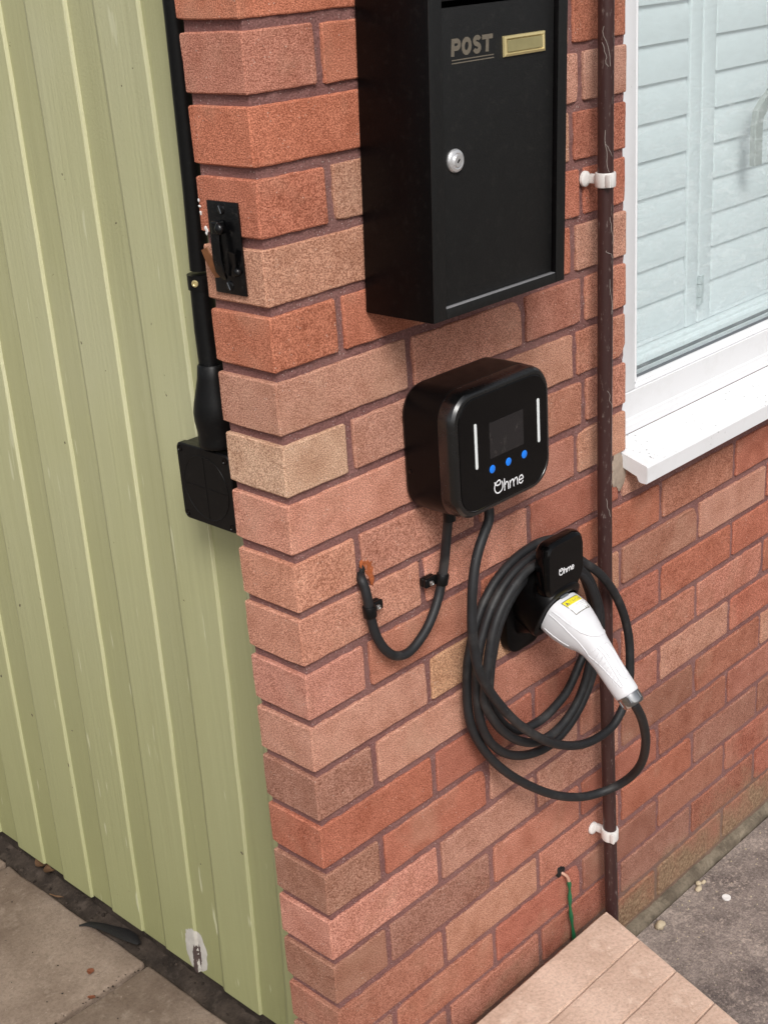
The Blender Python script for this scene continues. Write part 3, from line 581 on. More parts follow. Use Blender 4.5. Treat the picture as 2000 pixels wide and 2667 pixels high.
# ------------------------------------------------------------------ window
win = thing('window', (1.3, 0.03, -0.67), 'white plastic framed window with closed pale shutters behind the glass', 'window')
XL, XR, ZB, ZT = 0.690, 2.11, -0.667, 0.298
def prof_x(bm, prof, x0, x1): loft(bm, [[(x0, y, z) for y, z in prof], [(x1, y, z) for y, z in prof]])
bm = NB()
# bottom rail with its two-step nose, then jambs and head
prof_x(bm, [(0.095, ZB), (0.027, ZB), (0.027, -0.6545), (0.0282, -0.6525), (0.0285, -0.6455), (0.0300, -0.6435), (0.0300, -0.6030), (0.0325, -0.6015), (0.095, -0.6015)], XL, XR)
o = finish(bm, 'window_frame', M['upvc'], win, 30)
bm = NB(); box(bm, XL, 0.7505, 0.030, 0.095, -0.6005, ZT, .0015)
finish(bm, 'window_jamb', M['upvc'], win, 30)
bm = NB(); box(bm, XR-0.06, XR, 0.030, 0.095, -0.6005, ZT, .0015); finish(bm, 'window_jamb', M['upvc'], win, 30)
bm = NB(); box(bm, 0.7515, XR-0.061, 0.030, 0.095, ZT-0.06, ZT, .0015); finish(bm, 'window_head', M['upvc'], win, 30)
bm = NB()   # ovolo glazing bead: bottom and left
bead = [(0.0318, 0.0), (0.0300, 0.0025), (0.0318, 0.0060), (0.0350, 0.0075), (0.0350, 0.0095), (0.0385, 0.0125), (0.0430, 0.0135), (0.0450, 0.0135), (0.0450, 0.0)]
prof_x(bm, [(y, -0.6012+h*0.75) for y, h in bead], 0.7515, XR-0.061)
finish(bm, 'glazing_bead', M['upvc'], win, 30)
bm = NB(); loft(bm, [[(0.7512+h, y, -0.590) for y, h in bead], [(0.7512+h, y, ZT-0.061) for y, h in bead]]); finish(bm, 'glazing_bead', M['upvc'], win, 30)
bm = NB(); box(bm, 0.765, XR-0.062, 0.0432, 0.0448, -0.5905, -0.5862); box(bm, 0.7652, 0.7668, 0.0432, 0.0448, -0.583, ZT-0.062)
finish(bm, 'gasket', M['gasket'], win, 0)
bm = NB(); box(bm, 0.760, XR-0.061, 0.0660, 0.0680, -0.5905, -0.5850); finish(bm, 'gasket', M['gasket'], win, 0)
bm = NB(); box(bm, 0.7605, XR-0.0615, 0.0452, 0.0492, -0.5925, ZT-0.0615); finish(bm, 'window_glass', M['glass'], win, 0)
# the sill: one extruded nose with a drip lip and a closed end
bm = NB()
prof_x(bm, [(0.0265, -0.668), (0.0265, -0.690), (-0.026, -0.7095), (-0.0295, -0.7170), (-0.0330, -0.7185), (-0.0435, -0.7185), (-0.0450, -0.7170), (-0.0450, -0.6925), (-0.0435, -0.6905), (-0.001, -0.6775)], 0.6735, 2.10)
finish(bm, 'window_sill', M['sill'], win, 20)
# window handle seen through the pane
hd = None
bm = NB(); pts = [(1.196, .088, -.330), (1.195, .088, -.300), (1.195, .088, -.262), (1.199, .088, -.246), (1.214, .088, -.233), (1.236, .088, -.222)]
rr = []
for p, (t, u, w) in zip([Vector(q) for q in pts], frames([Vector(q) for q in pts], Vector((1, 0, 0)))):
    nrm = Vector((0, 1, 0)).cross(t).normalized()
    rr.append([p+nrm*a+Vector((0, b, 0)) for a, b in ((-.0125, -.004), (-.0105, -.0055), (.0105, -.0055), (.0125, -.004), (.0125, .005), (-.0125, .005))])
loft(bm, rr); hd = finish(bm, 'window_handle', M['handle'], win, 30)
bm = NB(); rod(bm, (1.241, .078, -.220), (1.241, .093, -.220), .014, .013, 24); finish(bm, 'handle_boss', M['gasket'], hd, 30)

sh = thing('window_shutters', (1.3, 0.135, -0.62), 'pale painted plantation shutters closed behind the window glass', 'shutters')
def slat(x0, x1, zt):
    bm = NB(); prof = []
    for k in range(11):
        t = k/10; prof.append((0.1335 - 0.0065*t - 0.0025*math.sin(math.pi*t), zt + 0.0585*(1-t) - 0.0585 - 0.002))
    back = [(y+0.0065+0.003*math.sin(math.pi*i/10), z) for i, (y, z) in enumerate(prof)]
    P_ = prof + back[::-1]
    rings = []
    for x, s in ((x0, .55), (x0+.002, .93), (x0+.005, 1), (x1-.005, 1), (x1-.002, .93), (x1, .55)):
        cz = zt-0.0318; rings.append([(x, 0.134+(y-0.134)*s, cz+(z-cz)*(0.9+0.1*s)) for y, z in P_])
    loft(bm, rings); return finish(bm, 'slat', M['shutter'], sh, 40)
ZS0 = -0.1080
for i in range(-6, 8):
    zt = ZS0 - 0.05845*i
    slat(0.872, 1.0445, zt+0.0006); slat(1.1255, 1.40, zt+0.0006)
for a, b in ((0.800, 0.871), (1.0460, 1.0815), (1.0835, 1.1240), (1.4015, 1.45)):
    bm = NB(); box(bm, a, b, 0.1265, 0.152, -0.5870, 0.275, .003, 3); finish(bm, 'stile', M['shutter'], sh, 40)
for a, b in ((0.872, 1.0452), (1.1248, 1.40)):
    bm = NB(); box(bm, a, b, 0.1285, 0.150, -0.5868, -0.5765, .0015); finish(bm, 'rail', M['shutter'], sh, 40)
bm = NB(); prof_x(bm, [(0.155, -0.588), (0.120, -0.588), (0.116, -0.5905), (0.116, -0.5955), (0.108, -0.5985), (0.106, -0.6025), (0.106, -0.608), (0.098, -0.611), (0.098, -0.640), (0.155, -0.640)], 0.70, 2.05)
finish(bm, 'shutter_frame', M['shutter'], sh, 30)
bm = NB()
for z0, z1 in ((-0.5165, -0.5045), (-0.5395, -0.5175), (-0.5535, -0.5405)): rod(bm, (1.0835, .1245, z0), (1.0835, .1245, z1), .0052, n=16)
box(bm, 1.0835, 1.0985, .1248, .1265, -0.5535, -0.5045)
finish(bm, 'hinge', M['hinge'], sh, 40)
bm = NB(); box(bm, 0.70, 2.05, 0.098, 0.150, -0.668, -0.6405); finish(bm, 'inner_ledge', M['shutter'], sh, 0)

# ------------------------------------------------------------------ step of long tan slabs
step = thing('stone_step', (0.25, -0.4, -1.597), 'tan stone step of parallel planks beside the brown pipe', 'step')
SZ = -1.455
def skew(y): return 0.5852 - 0.01 + 0.2886*(y+0.0363)
ys = [-0.0363, -0.1190, -0.2040, -0.2862, -0.3690, -0.4520, -0.5350]
for i in range(len(ys)-1):
    y1 = ys[i]-(0.0010 if i else 0); y0 = ys[i+1]+0.0010; bm = NB()
    hexa(bm, [(-0.15, y0, -1.49), (skew(y0), y0, -1.49), (skew(y1), y1, -1.49), (-0.15, y1, -1.49)], [(-0.15, y0, SZ), (skew(y0), y0, SZ), (skew(y1), y1, SZ), (-0.15, y1, SZ)])
    es = [e for e in bm.edges if all(v.co.z > SZ-.001 for v in e.verts)]
    bmesh.ops.bevel(bm, geom=es, offset=0.0024, segments=2, affect='EDGES')
    bmesh.ops.subdivide_edges(bm, edges=[e for e in bm.edges if abs(e.verts[0].co.x-e.verts[1].co.x) > .3], cuts=40)
    for v in bm.verts: v.co += Vector((noise.noise(v.co*22+Vector((4, 0, 0)))*.0012, noise.noise(v.co*26)*.0009, noise.noise(v.co*30+Vector((0, 9, 0)))*.0005))
    if i == 0:
        es = [e for e in bm.edges if abs(e.verts[0].co.z-e.verts[1].co.z) > .02 and all(v.co.x > .4 and v.co.y > -.05 for v in e.verts)]
        bmesh.ops.bevel(bm, geom=es, offset=0.010, segments=4, affect='EDGES')
    o = finish(bm, 'plank', M['tan'], step, 40)
bm = NB(); y0, y1 = -0.530, -0.045
hexa(bm, [(-0.14, y0, -1.597), (skew(y0)-.012, y0, -1.597), (skew(y1)-.012, y1, -1.597), (-0.14, y1, -1.597)], [(-0.14, y0, -1.4905), (skew(y0)-.012, y0, -1.4905), (skew(y1)-.012, y1, -1.4905), (-0.14, y1, -1.4905)])
finish(bm, 'riser', M['concrete'], step, 0)

# ================================================================== THINGS ON THE WALL
# ---- post box (its top leans a little to the right)
pb = thing('post_box', (0.27, -0.05, -0.338), 'black steel wall letter box marked POST with key lock and brass plate', 'letter box')
def lean(o):
    return o
def shear(bm, k=0.048, z0=-0.338):
    for v in bm.verts: v.co.x += k*(v.co.z-z0)
X0, X1, ZB_, ZT_, YF = 0.1475, 0.3895, -0.338, 0.055, -0.108
bm = NB()   # folded case: back, two sides, top, bottom with a recessed door opening
box(bm, X0, X0+.0215, YF, -0.0015, ZB_, ZT_, .0022); box(bm, X1-.0175, X1, YF, -0.0015, ZB_, ZT_, .0022)
box(bm, X0+.0217, X1-.0177, YF, -0.0016, ZB_+.0005, ZB_+.0125, .0012); box(bm, X0+.0217, X1-.0177, YF, -0.0016, ZT_-.02, ZT_-.0005, .0012)
box(bm, X0+.0218, X1-.0178, -0.012, -0.0017, ZB_+.0127, ZT_-.0203)
shear(bm); finish(bm, 'case', M['black_side'], pb, 30)
bm = NB(); box(bm, X0+.0003, X0+.0213, YF-.0016, YF-.0002, ZB_+.0008, ZT_-.001, .0006); box(bm, X1-.0173, X1-.0003, YF-.0016, YF-.0002, ZB_+.0008, ZT_-.001, .0006)
box(bm, X0+.0219, X1-.0179, YF-.0016, YF-.0002, ZB_+.0008, ZB_+.0123, .0006)
shear(bm); finish(bm, 'front_frame', M['black_steel'], pb, 30)
bm = NB(); box(bm, X0+.0222, X1-.0182, YF-.0010, YF+.012, ZB_+.0126, ZB_+.0136, .0004); shear(bm); finish(bm, 'bottom_lip', M['lip'], pb, 30)
bm = NB(); box(bm, X0+.0232, X1-.0192, YF+.0042, YF+.012, ZB_+.0142, -0.0060, .0008); shear(bm)
door = finish(bm, 'door', M['black_steel'], pb, 30)
bm = NB(); box(bm, X0+.0232, X1-.0192, YF+.0052, YF+.012, 0.0005, ZT_-.022, .0012); shear(bm); finish(bm, 'slot_flap', M['black_steel'], pb, 30)
YD = YF+.0042
# lettering: block strokes a tenth of a millimetre proud
def lets(name, strokes, parent, mat, y, w, d=.0002):
    bm = NB()
    for i, (pts, closed) in enumerate(strokes): ribbon(bm, pts, w, y, y-d-.00004*i, closed)
    return finish(bm, name, mat, parent, 0)
pbx, pbz, ph = 0.2030, -0.0560, 0.0180
def PX(u, v): return (pbx+u*0.0690+0.0018*v, pbz+v*ph)
W_ = .0049
bmL = NB()
def arc(cx, cz, rx, rz, a0, a1, n=14): return [(cx+rx*math.cos(math.radians(a0+(a1-a0)*i/n)), cz+rz*math.sin(math.radians(a0+(a1-a0)*i/n))) for i in range(n+1)]
hw = .0333
S_P = [([PX(hw, 0), PX(hw, 1)], False), ([PX(hw, .87)] + [PX(u, v) for u, v in arc(.125, .655, .060, .215, 90, -90)] + [PX(hw, .44)], False)]
S_O = [([PX(u, v) for u, v in arc(.362, .5, .085, .385, 0, 360)[:-1]], True)]
S_S = [([PX(u, v) for u, v in arc(.615, .715, .063, .19, 15, 270, 12)] + [PX(u, v) for u, v in arc(.615, .300, .066, .20, 90, -165, 12)[1:]], False)]
S_T = [([PX(.735, .865), PX(1.0, .865)], False), ([PX(.868, 0), PX(.868, .80)], False)]
lets('lettering', S_P + S_O + S_S + S_T, door, M['print_gold'], YD-.00005, W_)
lets('lettering', [([(0.2035, -0.0600), (0.2745, -0.0600)], False), ([(0.2033, -0.0632), (0.2743, -0.0632)], False)], door, M['print_gold'], YD-.00005, .0011)
# brass name holder
bm = NB(); NX0, NX1, NZ0, NZ1 = 0.2905, 0.3655, -0.0650, -0.0425
loft(bm, [[(NX0, YD, NZ0), (NX1, YD, NZ0), (NX1, YD, NZ1), (NX0, YD, NZ1)], [(NX0+.0005, YD-.0022, NZ0+.0005), (NX1-.0005, YD-.0022, NZ0+.0005), (NX1-.0005, YD-.0022, NZ1-.0005), (NX0+.0005, YD-.0022, NZ1-.0005)],
          [(NX0+.0035, YD-.0034, NZ0+.0030), (NX1-.0035, YD-.0034, NZ0+.0030), (NX1-.0035, YD-.0034, NZ1-.0030), (NX0+.0035, YD-.0034, NZ1-.0030)],
          [(NX0+.0055, YD-.0014, NZ0+.0045), (NX1-.0055, YD-.0014, NZ0+.0045), (NX1-.0055, YD-.0014, NZ1-.0045), (NX0+.0055, YD-.0014, NZ1-.0045)]])
npl = finish(bm, 'name_plate', M['brass'], door, 15)
bm = NB(); box(bm, NX0+.006, NX1-.006, YD-.0024, YD-.0016, NZ0+.005, NZ1-.005, .0003); 
for v in bm.verts: v.co.y -= .0004
bm2 = bm; card = finish(bm2, 'name_card', M['brass_dull'], pb, 0)
# cam lock
LX, LZ = 0.2005, -0.1650
bm = NB(); lathe(bm, (LX, YD, LZ), (0, -1, 0), [(0, .0128), (.0020, .0130), (.0042, .0118), (.0054, .0090), (.0048, .0076), (.0048, .0070)], 36)
lock = finish(bm, 'lock', M['silver'], pb, 30)
bm = NB(); lathe(bm, (LX, YD-.0040, LZ), (0, -1, 0), [(0, .0069), (.0022, .0068), (.0027, .0062)], 30); finish(bm, 'lock_barrel', M['silver'], lock, 30)
bm = NB(); ribbon(bm, [(LX-.0019, LZ-.0016), (LX+.0020, LZ+.0019)], .0019, YD-.00672, YD-.00690); finish(bm, 'keyhole', M['black_gloss'], lock, 0)

# ---- EV wall charger
ch = thing('wall_charger', (0.291, -0.04, -0.611), 'black electric car wall charger with screen and three blue buttons', 'car charger')
CX, CZ, CW, CHh = 0.2915, -0.5270, 0.193, 0.168
def cring(y, inset, r, dz=0, dx=0): return [(x, y, z) for x, z in rrect(CX+dx, CZ+dz, CW-2*inset, CHh-2*inset, r, 8)]
bm = NB(); loft(bm, [cring(-.0015, .0030, .036), cring(-.006, .0005, .038), cring(-.030, 0, .038), cring(-.0612, .0002, .038), cring(-.0616, .0010, .037)])
finish(bm, 'rear_housing', M['black_plastic'], ch, 25)
bm = NB(); loft(bm, [cring(-.0618, .0010, .037), cring(-.0622, .0002, .038), cring(-.0760, .0006, .038), cring(-.0815, .0022, .0365), cring(-.0850, .0052, .034), cring(-.0862, .0085, .031), cring(-.0862, .0098, .030), cring(-.0855, .0102, .030)])
finish(bm, 'front_bezel', M['black_bezel'], ch, 25)
bm = NB(); loft(bm, [cring(-.0853, .0106, .030), cring(-.0861, .0106, .030), cring(-.0866, .0115, .0292)])
fp = finish(bm, 'front_panel', M['black_gloss'], ch, 20)
YC = -.0866
def slab(name, x0, x1, z0, z1, y0, y1, mat, parent, r=.001):
    bm = NB(); loft(bm, [[(x, y, z) for x, z in rrect((x0+x1)/2, (z0+z1)/2, x1-x0, z1-z0, r, 4)] for y in (y0, y1)]); return finish(bm, name, mat, parent, 20)
slab('screen', 0.2622, 0.3292, -0.5398, -0.4928, YC+.0001, YC-.00025, M['black_screen'], fp, .0012)
slab('light_bar', 0.2340, 0.2385, -0.5455, -0.4860, YC, YC-.0006, M['white_bar'], fp, .0022)
slab('light_bar', 0.3578, 0.3623, -0.5468, -0.4873, YC, YC-.0006, M['white_bar'], fp, .0022)
for bx in (0.2657, 0.2976, 0.3297):
    bm = NB(); lathe(bm, (bx, YC, -0.5542), (0, -1, 0), [(0, .0053), (.0004, .0053), (.0006, .0049)], 28); finish(bm, 'button', M['blue'], fp, 30)
def logo(name, parent, y, r, f):
    bm = NB()
    for st in OHME:
        pth = spline([(*f(x, z), 0) for x, z in st], 5); tube(bm, [(p.x, y, p.y) for p in pth], r, 8)
    for v in bm.verts: v.co.y = y + (v.co.y-y)*0.25
    return finish(bm, name, M['white_print'], parent, 40)
logo('lettering', fp, YC, .00088, lambda x, z: (x, z))
for gx in (0.2262, 0.3005):
    bm = NB(); rod(bm, (gx, -.046, -0.620), (gx, -.046, -0.604), .0083, n=18); finish(bm, 'cable_gland', M['black_pvc'], ch, 40)
bm = NB(); lathe(bm, (0.1957, -.012, -0.551), (-1, 0, 0), [(0, .0030), (.0009, .0030), (.0013, .0022)], 18); finish(bm, 'side_screw', M['black_gloss'], ch, 40)

# ---- holster
ho = thing('cable_holster', (0.415, -0.03, -0.89), 'glossy black plug holster on the wall holding the coiled cable', 'plug holster')
HX = 0.4145
def hr(y, cx, cz, w, h, r): return [(x, y, z) for x, z in rrect(cx, cz, w, h, r, 6)]
bm = NB(); loft(bm, [hr(-.001, HX-.003, -.823, .082, .140, .026), hr(-.006, HX-.003, -.823, .083, .141, .027), hr(-.013, HX-.003, -.823, .081, .139, .026), hr(-.016, HX-.002, -.822, .072, .128, .022)])
finish(bm, 'wall_plate', M['black_plastic'], ho, 30)
bm = NB(); loft(bm, [hr(-.0162, HX, -.815, .060, .098, .016), hr(-.035, HX, -.812, .057, .092, .016), hr(-.050, HX, -.806, .062, .082, .018), hr(-.0595, HX, -.797, .072, .070, .018)])
finish(bm, 'neck', M['black_plastic'], ho, 40)
def head_ring(y, s, dz=0):
    P_ = [(-.0385, .0355), (-.0330, .0400), (-.024, .0420), (.024, .0420), (.0330, .0400), (.0385, .0355), (.0412, .025), (.0415, -.012), (.0395, -.020), (.024, -.0425), (.017, -.0445), (-.026, -.0450), (-.032, -.0425), (-.0395, -.0300), (-.0415, -.020), (-.0412, .025)]
    return [(HX+.0065+x*s*1.04, y, -.7490+dz+z*s*1.04) for x, z in P_]
bm = NB(); loft(bm, [head_ring(-.0597, .94), head_ring(-.0625, .985), head_ring(-.0680, 1.0), head_ring(-.0745, .985), head_ring(-.0795, .945), head_ring(-.0820, .885)])
hd2 = finish(bm, 'head', M['black_gloss'], ho, 28)
DIR = Vector((0, -.908, -.419)); NRM = Vector((0, -.419, .908)); RT = Vector((1, 0, 0))
root = Vector((HX+.0025, -.069, -.8198))
def oval(c, d, rx, rn, n=32, p=2.4):
    d = d.normalized(); nn = (Vector((0, 0, 1)) - d*d.z).normalized(); out = []
    for i in range(n):
        a = 2*math.pi*i/n; ca, sa = math.cos(a), math.sin(a)
        x = rx*math.copysign(abs(ca)**(2/p), ca); z = rn*math.copysign(abs(sa)**(2/p), sa)
        out.append(c + RT*x + nn*z)
    return out
bm = NB(); loft(bm, [oval(root-DIR*.052, DIR, .037, .050), oval(root-DIR*.030, DIR, .0420, .0480), oval(root-DIR*.007, DIR, .0430, .0450, 32, 3.0), oval(root-DIR*.0025, DIR, .0420, .0440, 32, 3.0), oval(root-DIR*.0010, DIR, .0395, .0412, 32, 3.0), oval(root-DIR*.0010, DIR, .0352, .0325, 32, 3.0), oval(root-DIR*.012, DIR, .0312, .033)])
finish(bm, 'socket', M['black_plastic'], ho, 35)
logo('lettering', hd2, -.0822, .00075, lambda x, z: (0.4042+(x-.2687)*.575, -0.7575+(z+.5907)*.56))

# ---- charging cable with its plug
ca = thing('charging_cable', (0.42, -0.05, -1.16), 'black charging cable coiled round the holster, ending in a white plug', 'charging cable')
pth = spline(CABLE, 4)
for _ in range(3):
    pth = [pth[0]] + [(pth[i-1]+pth[i]*2+pth[i+1])/4 for i in range(1, len(pth)-1)] + [pth[-1]]
bm = NB(); tube(bm, pth, .0067, 14); finish(bm, 'cord', M['cable'], ca, 60)
sec = [(0.0, .0325, .0290), (.006, .0332, .0300), (.020, .0328, .0322), (.036, .0305, .0318), (.048, .0266, .0290), (.058, .0230, .0244), (.070, .0196, .0204), (.094, .0172, .0182), (.112, .0166, .0176), (.128, .0164, .0172), (.1400, .0162, .0168), (.1425, .0150, .0155)]
axis = [root + DIR*0.0]
axpts = spline([root, root+DIR*.030, Vector((HX-.0005, -.1225, -.8445)), Vector((HX-.0005, -.1445, -.8640)), Vector((HX, -.1665, -.8890)), Vector((HX+.001, -.1870, -.9125))], 8)
def at_s(s):
    a = 0
    for i in range(len(axpts)-1):
        L = (axpts[i+1]-axpts[i]).length
        if a+L >= s: return axpts[i]+(axpts[i+1]-axpts[i])*((s-a)/L), (axpts[i+1]-axpts[i]).normalized()
        a += L
    d = (axpts[-1]-axpts[-2]).normalized(); return axpts[-1]+d*(s-a), d
TOT = sum((axpts[i+1]-axpts[i]).length for i in range(len(axpts)-1)); KS = TOT/.1425
def radii(s):
    for a, b in zip(sec, sec[1:]):
        if a[0] <= s <= b[0]:
            t = (s-a[0])/(b[0]-a[0]); return a[1]+(b[1]-a[1])*t, a[2]+(b[2]-a[2])*t
    return sec[-1][1:]
def pw(s): return 2.3 + .75*max(0, 1-s/.055)
rings = []
for i in range(58):
    s = .1425*i/57; c, d = at_s(s*KS); rx, rn = radii(s); rings.append(oval(c, d, rx, rn, 36, pw(s)))
bm = NB(); loft(bm, rings); plug = finish(bm, 'plug', M['plug_white'], ca, 50)
def on_plug(s, a, off=0.0):
    """point on the plug's skin at length s and angle a (degrees, 90 = top)"""
    c, d = at_s(s*KS); rx, rn = radii(s); n_ = 2/pw(s); ca_, sa_ = math.cos(math.radians(a)), math.sin(math.radians(a))
    nn = (Vector((0, 0, 1))-d*d.z).normalized()
    v = RT*((rx+off)*math.copysign(abs(ca_)**n_, ca_)) + nn*((rn+off)*math.copysign(abs(sa_)**n_, sa_)); return c+v
def skin_line(bm, sa, r, sub=6):
    P_ = [on_plug(s, a, .0001) for s, a in [((sa[i][0]*(1-t)+sa[i+1][0]*t), (sa[i][1]*(1-t)+sa[i+1][1]*t)) for i in range(len(sa)-1) for t in [k/sub for k in range(sub)]]] + [on_plug(*sa[-1], .0001)]
    tube(bm, P_, r, 6)
bm = NB()
skin_line(bm, [(.004, 150), (.030, 150), (.050, 144), (.058, 128), (.064, 100), (.064, 70), (.060, 40)], .0008)
skin_line(bm, [(.004, 163), (.030, 166), (.052, 172), (.075, 184)], .0008)
skin_line(bm, [(.006, 196), (.030, 200), (.045, 203)], .0008)
skin_line(bm, [(.072, 120), (.085, 112), (.118, 116), (.124, 98), (.118, 74), (.085, 72), (.074, 88), (.072, 120)], .0007)
skin_line(bm, [(.073, 134), (.085, 128), (.130, 134), (.130, 146), (.073, 186), (.073, 134)], .0007)
finish(bm, 'moulded_line', M['plug_white'], plug, 60)
for i in range(7):
    s0 = .078+i*.0070; bm = NB(); skin_line(bm, [(s0, 136), (s0+.0035, 158), (s0+.006, 180-i*3)], .0007)
    finish(bm, 'grip_rib', M['plug_white'], plug, 60)
# black mouth of the plug and its latch
c0, d0 = at_s(0)
bm = NB(); loft(bm, [oval(root-DIR*.010, DIR, .0305, .0275, 36), oval(root-DIR*.0004, DIR, .0312, .0280, 36)]); finish(bm, 'plug_nose', M['black_pvc'], plug, 40)
bm = NB(); q = root + NRM*.0308 - DIR*.001
for sx in (-1,): box(bm, HX-.008, HX+.008, q.y-.003, q.y+.003, q.z-.0012, q.z+.0016, .0006)
finish(bm, 'latch', M['gasket'], plug, 30)
# warning sticker
def patch(name, s0, s1, a0, a1, mat, off, parent, ns=5, na=6):
    bm = NB(); V = [[bm.verts.new(on_plug(s0+(s1-s0)*i/ns, a0+(a1-a0)*j/na, off)) for j in range(na+1)] for i in range(ns+1)]
    for i in range(ns):
        for j in range(na): bm.faces.new((V[i][j], V[i+1][j], V[i+1][j+1], V[i][j+1]))
    return finish(bm, name, mat, parent, 60)
A0, A1, S0_, S1_ = 112, 63, .0060, .0330
stk = patch('warning_label', S0_, S1_, A0, A1, M['label_ink'], .00010, plug)
def lab(u, v): return S0_+(S1_-S0_)*v, A0+(A1-A0)*u     # u along the line of text, v down the label
def lpatch(name, u0, u1, v0, v1, mat, off): 
    (s0, a0), (s1, a1) = lab(u0, v0), lab(u1, v1); return patch(name, s0, s1, a0, a1, mat, off, plug)
lpatch('label_field', .045, .955, .045, .955, M['label_white'], .00016); lpatch('label_band', .045, .955, .045, .37, M['label_yellow'], .00022)
bm = NB(); tri = [on_plug(*lab(u, v), .00030) for u, v in ((.20, .09), (.09, .32), (.31, .32))]; bm.faces.new([bm.verts.new(p) for p in tri]); finish(bm, 'warning_triangle', M['label_ink'], plug, 0)
bm = NB()
GL = {'N': [[(0, 0), (0, 1), (1, 0), (1, 1)]], 'o': [[(.1, .3), (.5, .0), (.9, .3), (.5, .62), (.1, .3)]], 't': [[(.5, 0), (.5, .95)], [(.1, .62), (.9, .62)]], 'i': [[(.5, 0), (.5, .62)], [(.5, .82), (.5, .95)]], 'c': [[(.9, .55), (.4, .62), (.1, .3), (.4, 0), (.9, .08)]], 'e': [[(.1, .32), (.9, .32), (.6, .62), (.1, .32), (.4, 0), (.9, .08)]]}
for i, chx in enumerate('Notice'):
    for st in GL[chx]:
        P_ = [on_plug(*lab(.40+.085*i+.066*x, .29-.17*z), .00032) for x, z in st]
        if len(P_) > 1: tube(bm, P_, .00022, 5)
finish(bm, 'lettering', M['label_ink'], plug, 0)
bm = NB()
for u0, u1, v in ((.42, .86, .48), (.42, .82, .58), (.42, .80, .68), (.42, .70, .78), (.14, .30, .56), (.14, .28, .68), (.16, .26, .80)):
    tube(bm, [on_plug(*lab(u0+(u1-u0)*t/6, v), .00022) for t in range(7)], .00022, 5)
finish(bm, 'label_print', M['label_grey'], plug, 0)
# chromed collar
ce, de = at_s(TOT)
bm = NB(); loft(bm, [oval(ce-de*.001, de, .0148, .0152, 28, 2.1), oval(ce+de*.0005, de, .0162, .0166, 28, 2.1), oval(ce+de*.0125, de, .0158, .0162, 28, 2.1), oval(ce+de*.0165, de, .0140, .0144, 28, 2.1), oval(ce+de*.0175, de, .0075, .0075, 28, 2.0)])
col_ = finish(bm, 'plug_collar', M['chrome'], plug, 30)
for k in range(6):
    a = math.radians(25+60*k); nn = (Vector((0, 0, 1))-de*de.z).normalized(); bm = NB()
    cc = ce + RT*.0158*math.cos(a) + nn*.0162*math.sin(a)
    rod(bm, cc+de*.0025, cc+de*.0115, .0016, n=8); finish(bm, 'collar_rib', M['chrome'], plug, 30)

# ---- supply cable and its P-clips
su = thing('supply_cable', (0.15, -0.03, -0.785), 'black supply cable looping from the charger down into the brick wall', 'cable')
bm = NB(); sp = spline(SUPPLY, 6); sp = [sp[0]] + [(sp[i-1]+sp[i]*2+sp[i+1])/4 for i in range(1, len(sp)-1)] + [sp[-1]]
tube(bm, sp, .0063, 16); finish(bm, 'cord', M['cable'], su, 60)
def near(path, z, xlo, xhi):
    c = [i for i in range(1, len(path)-1) if xlo < path[i].x < xhi]; i = min(c, key=lambda j: abs(path[j].z-z)); return path[i], (path[i+1]-path[i-1]).normalized()
def p_clip(c, t, side, label):
    o = thing('cable_clip', c, label, 'cable clip', 'black clips holding the supply cable')
    bm = NB(); L = .0075
    pr_ = [(-L, .0066), (-L, .0082), (-L+.001, .0087), (L-.001, .0087), (L, .0082), (L, .0066)]
    u = t.orthogonal().normalized(); w = t.cross(u)
    loft(bm, [[c+t*h+r_*(math.cos(2*math.pi*k/24)*u+math.sin(2*math.pi*k/24)*w) for k in range(24)] for h, r_ in pr_], False, False)
    finish(bm, 'band', M['black_pvc'], o, 40)
    bm = NB(); x0 = c.x + side*.0035; x1 = c.x + side*.0265; lx, hx = min(x0, x1), max(x0, x1)
    box(bm, lx, hx, -.0135, -.0075, c.z-.0066, c.z+.0066, .0022, 3); box(bm, lx+.0006, hx-.0006, -.0072, -.0006, c.z-.0062, c.z+.0062, .0018, 3)
    finish(bm, 'lug', M['black_pvc'], o, 40)
    bm = NB(); sxp = c.x + side*.0165; lathe(bm, (sxp, -.0132, c.z-.001), (0, -1, 0), [(-.006, .0016), (.0004, .0016), (.0004, .0040), (.0022, .0036), (.0029, .0022), (.0020, .0012)], 18)
    finish(bm, 'screw', M['steel'], o, 40)
c_, t_ = near(sp, -0.7100, .095, .115); p_clip(c_, t_, 1, 'black cable clip beside the rusty hole, at the cable end')
c_, t_ = near(sp, -0.7160, .225, .245); p_clip(c_, t_, -1, 'black cable clip under the charger on the cable run')

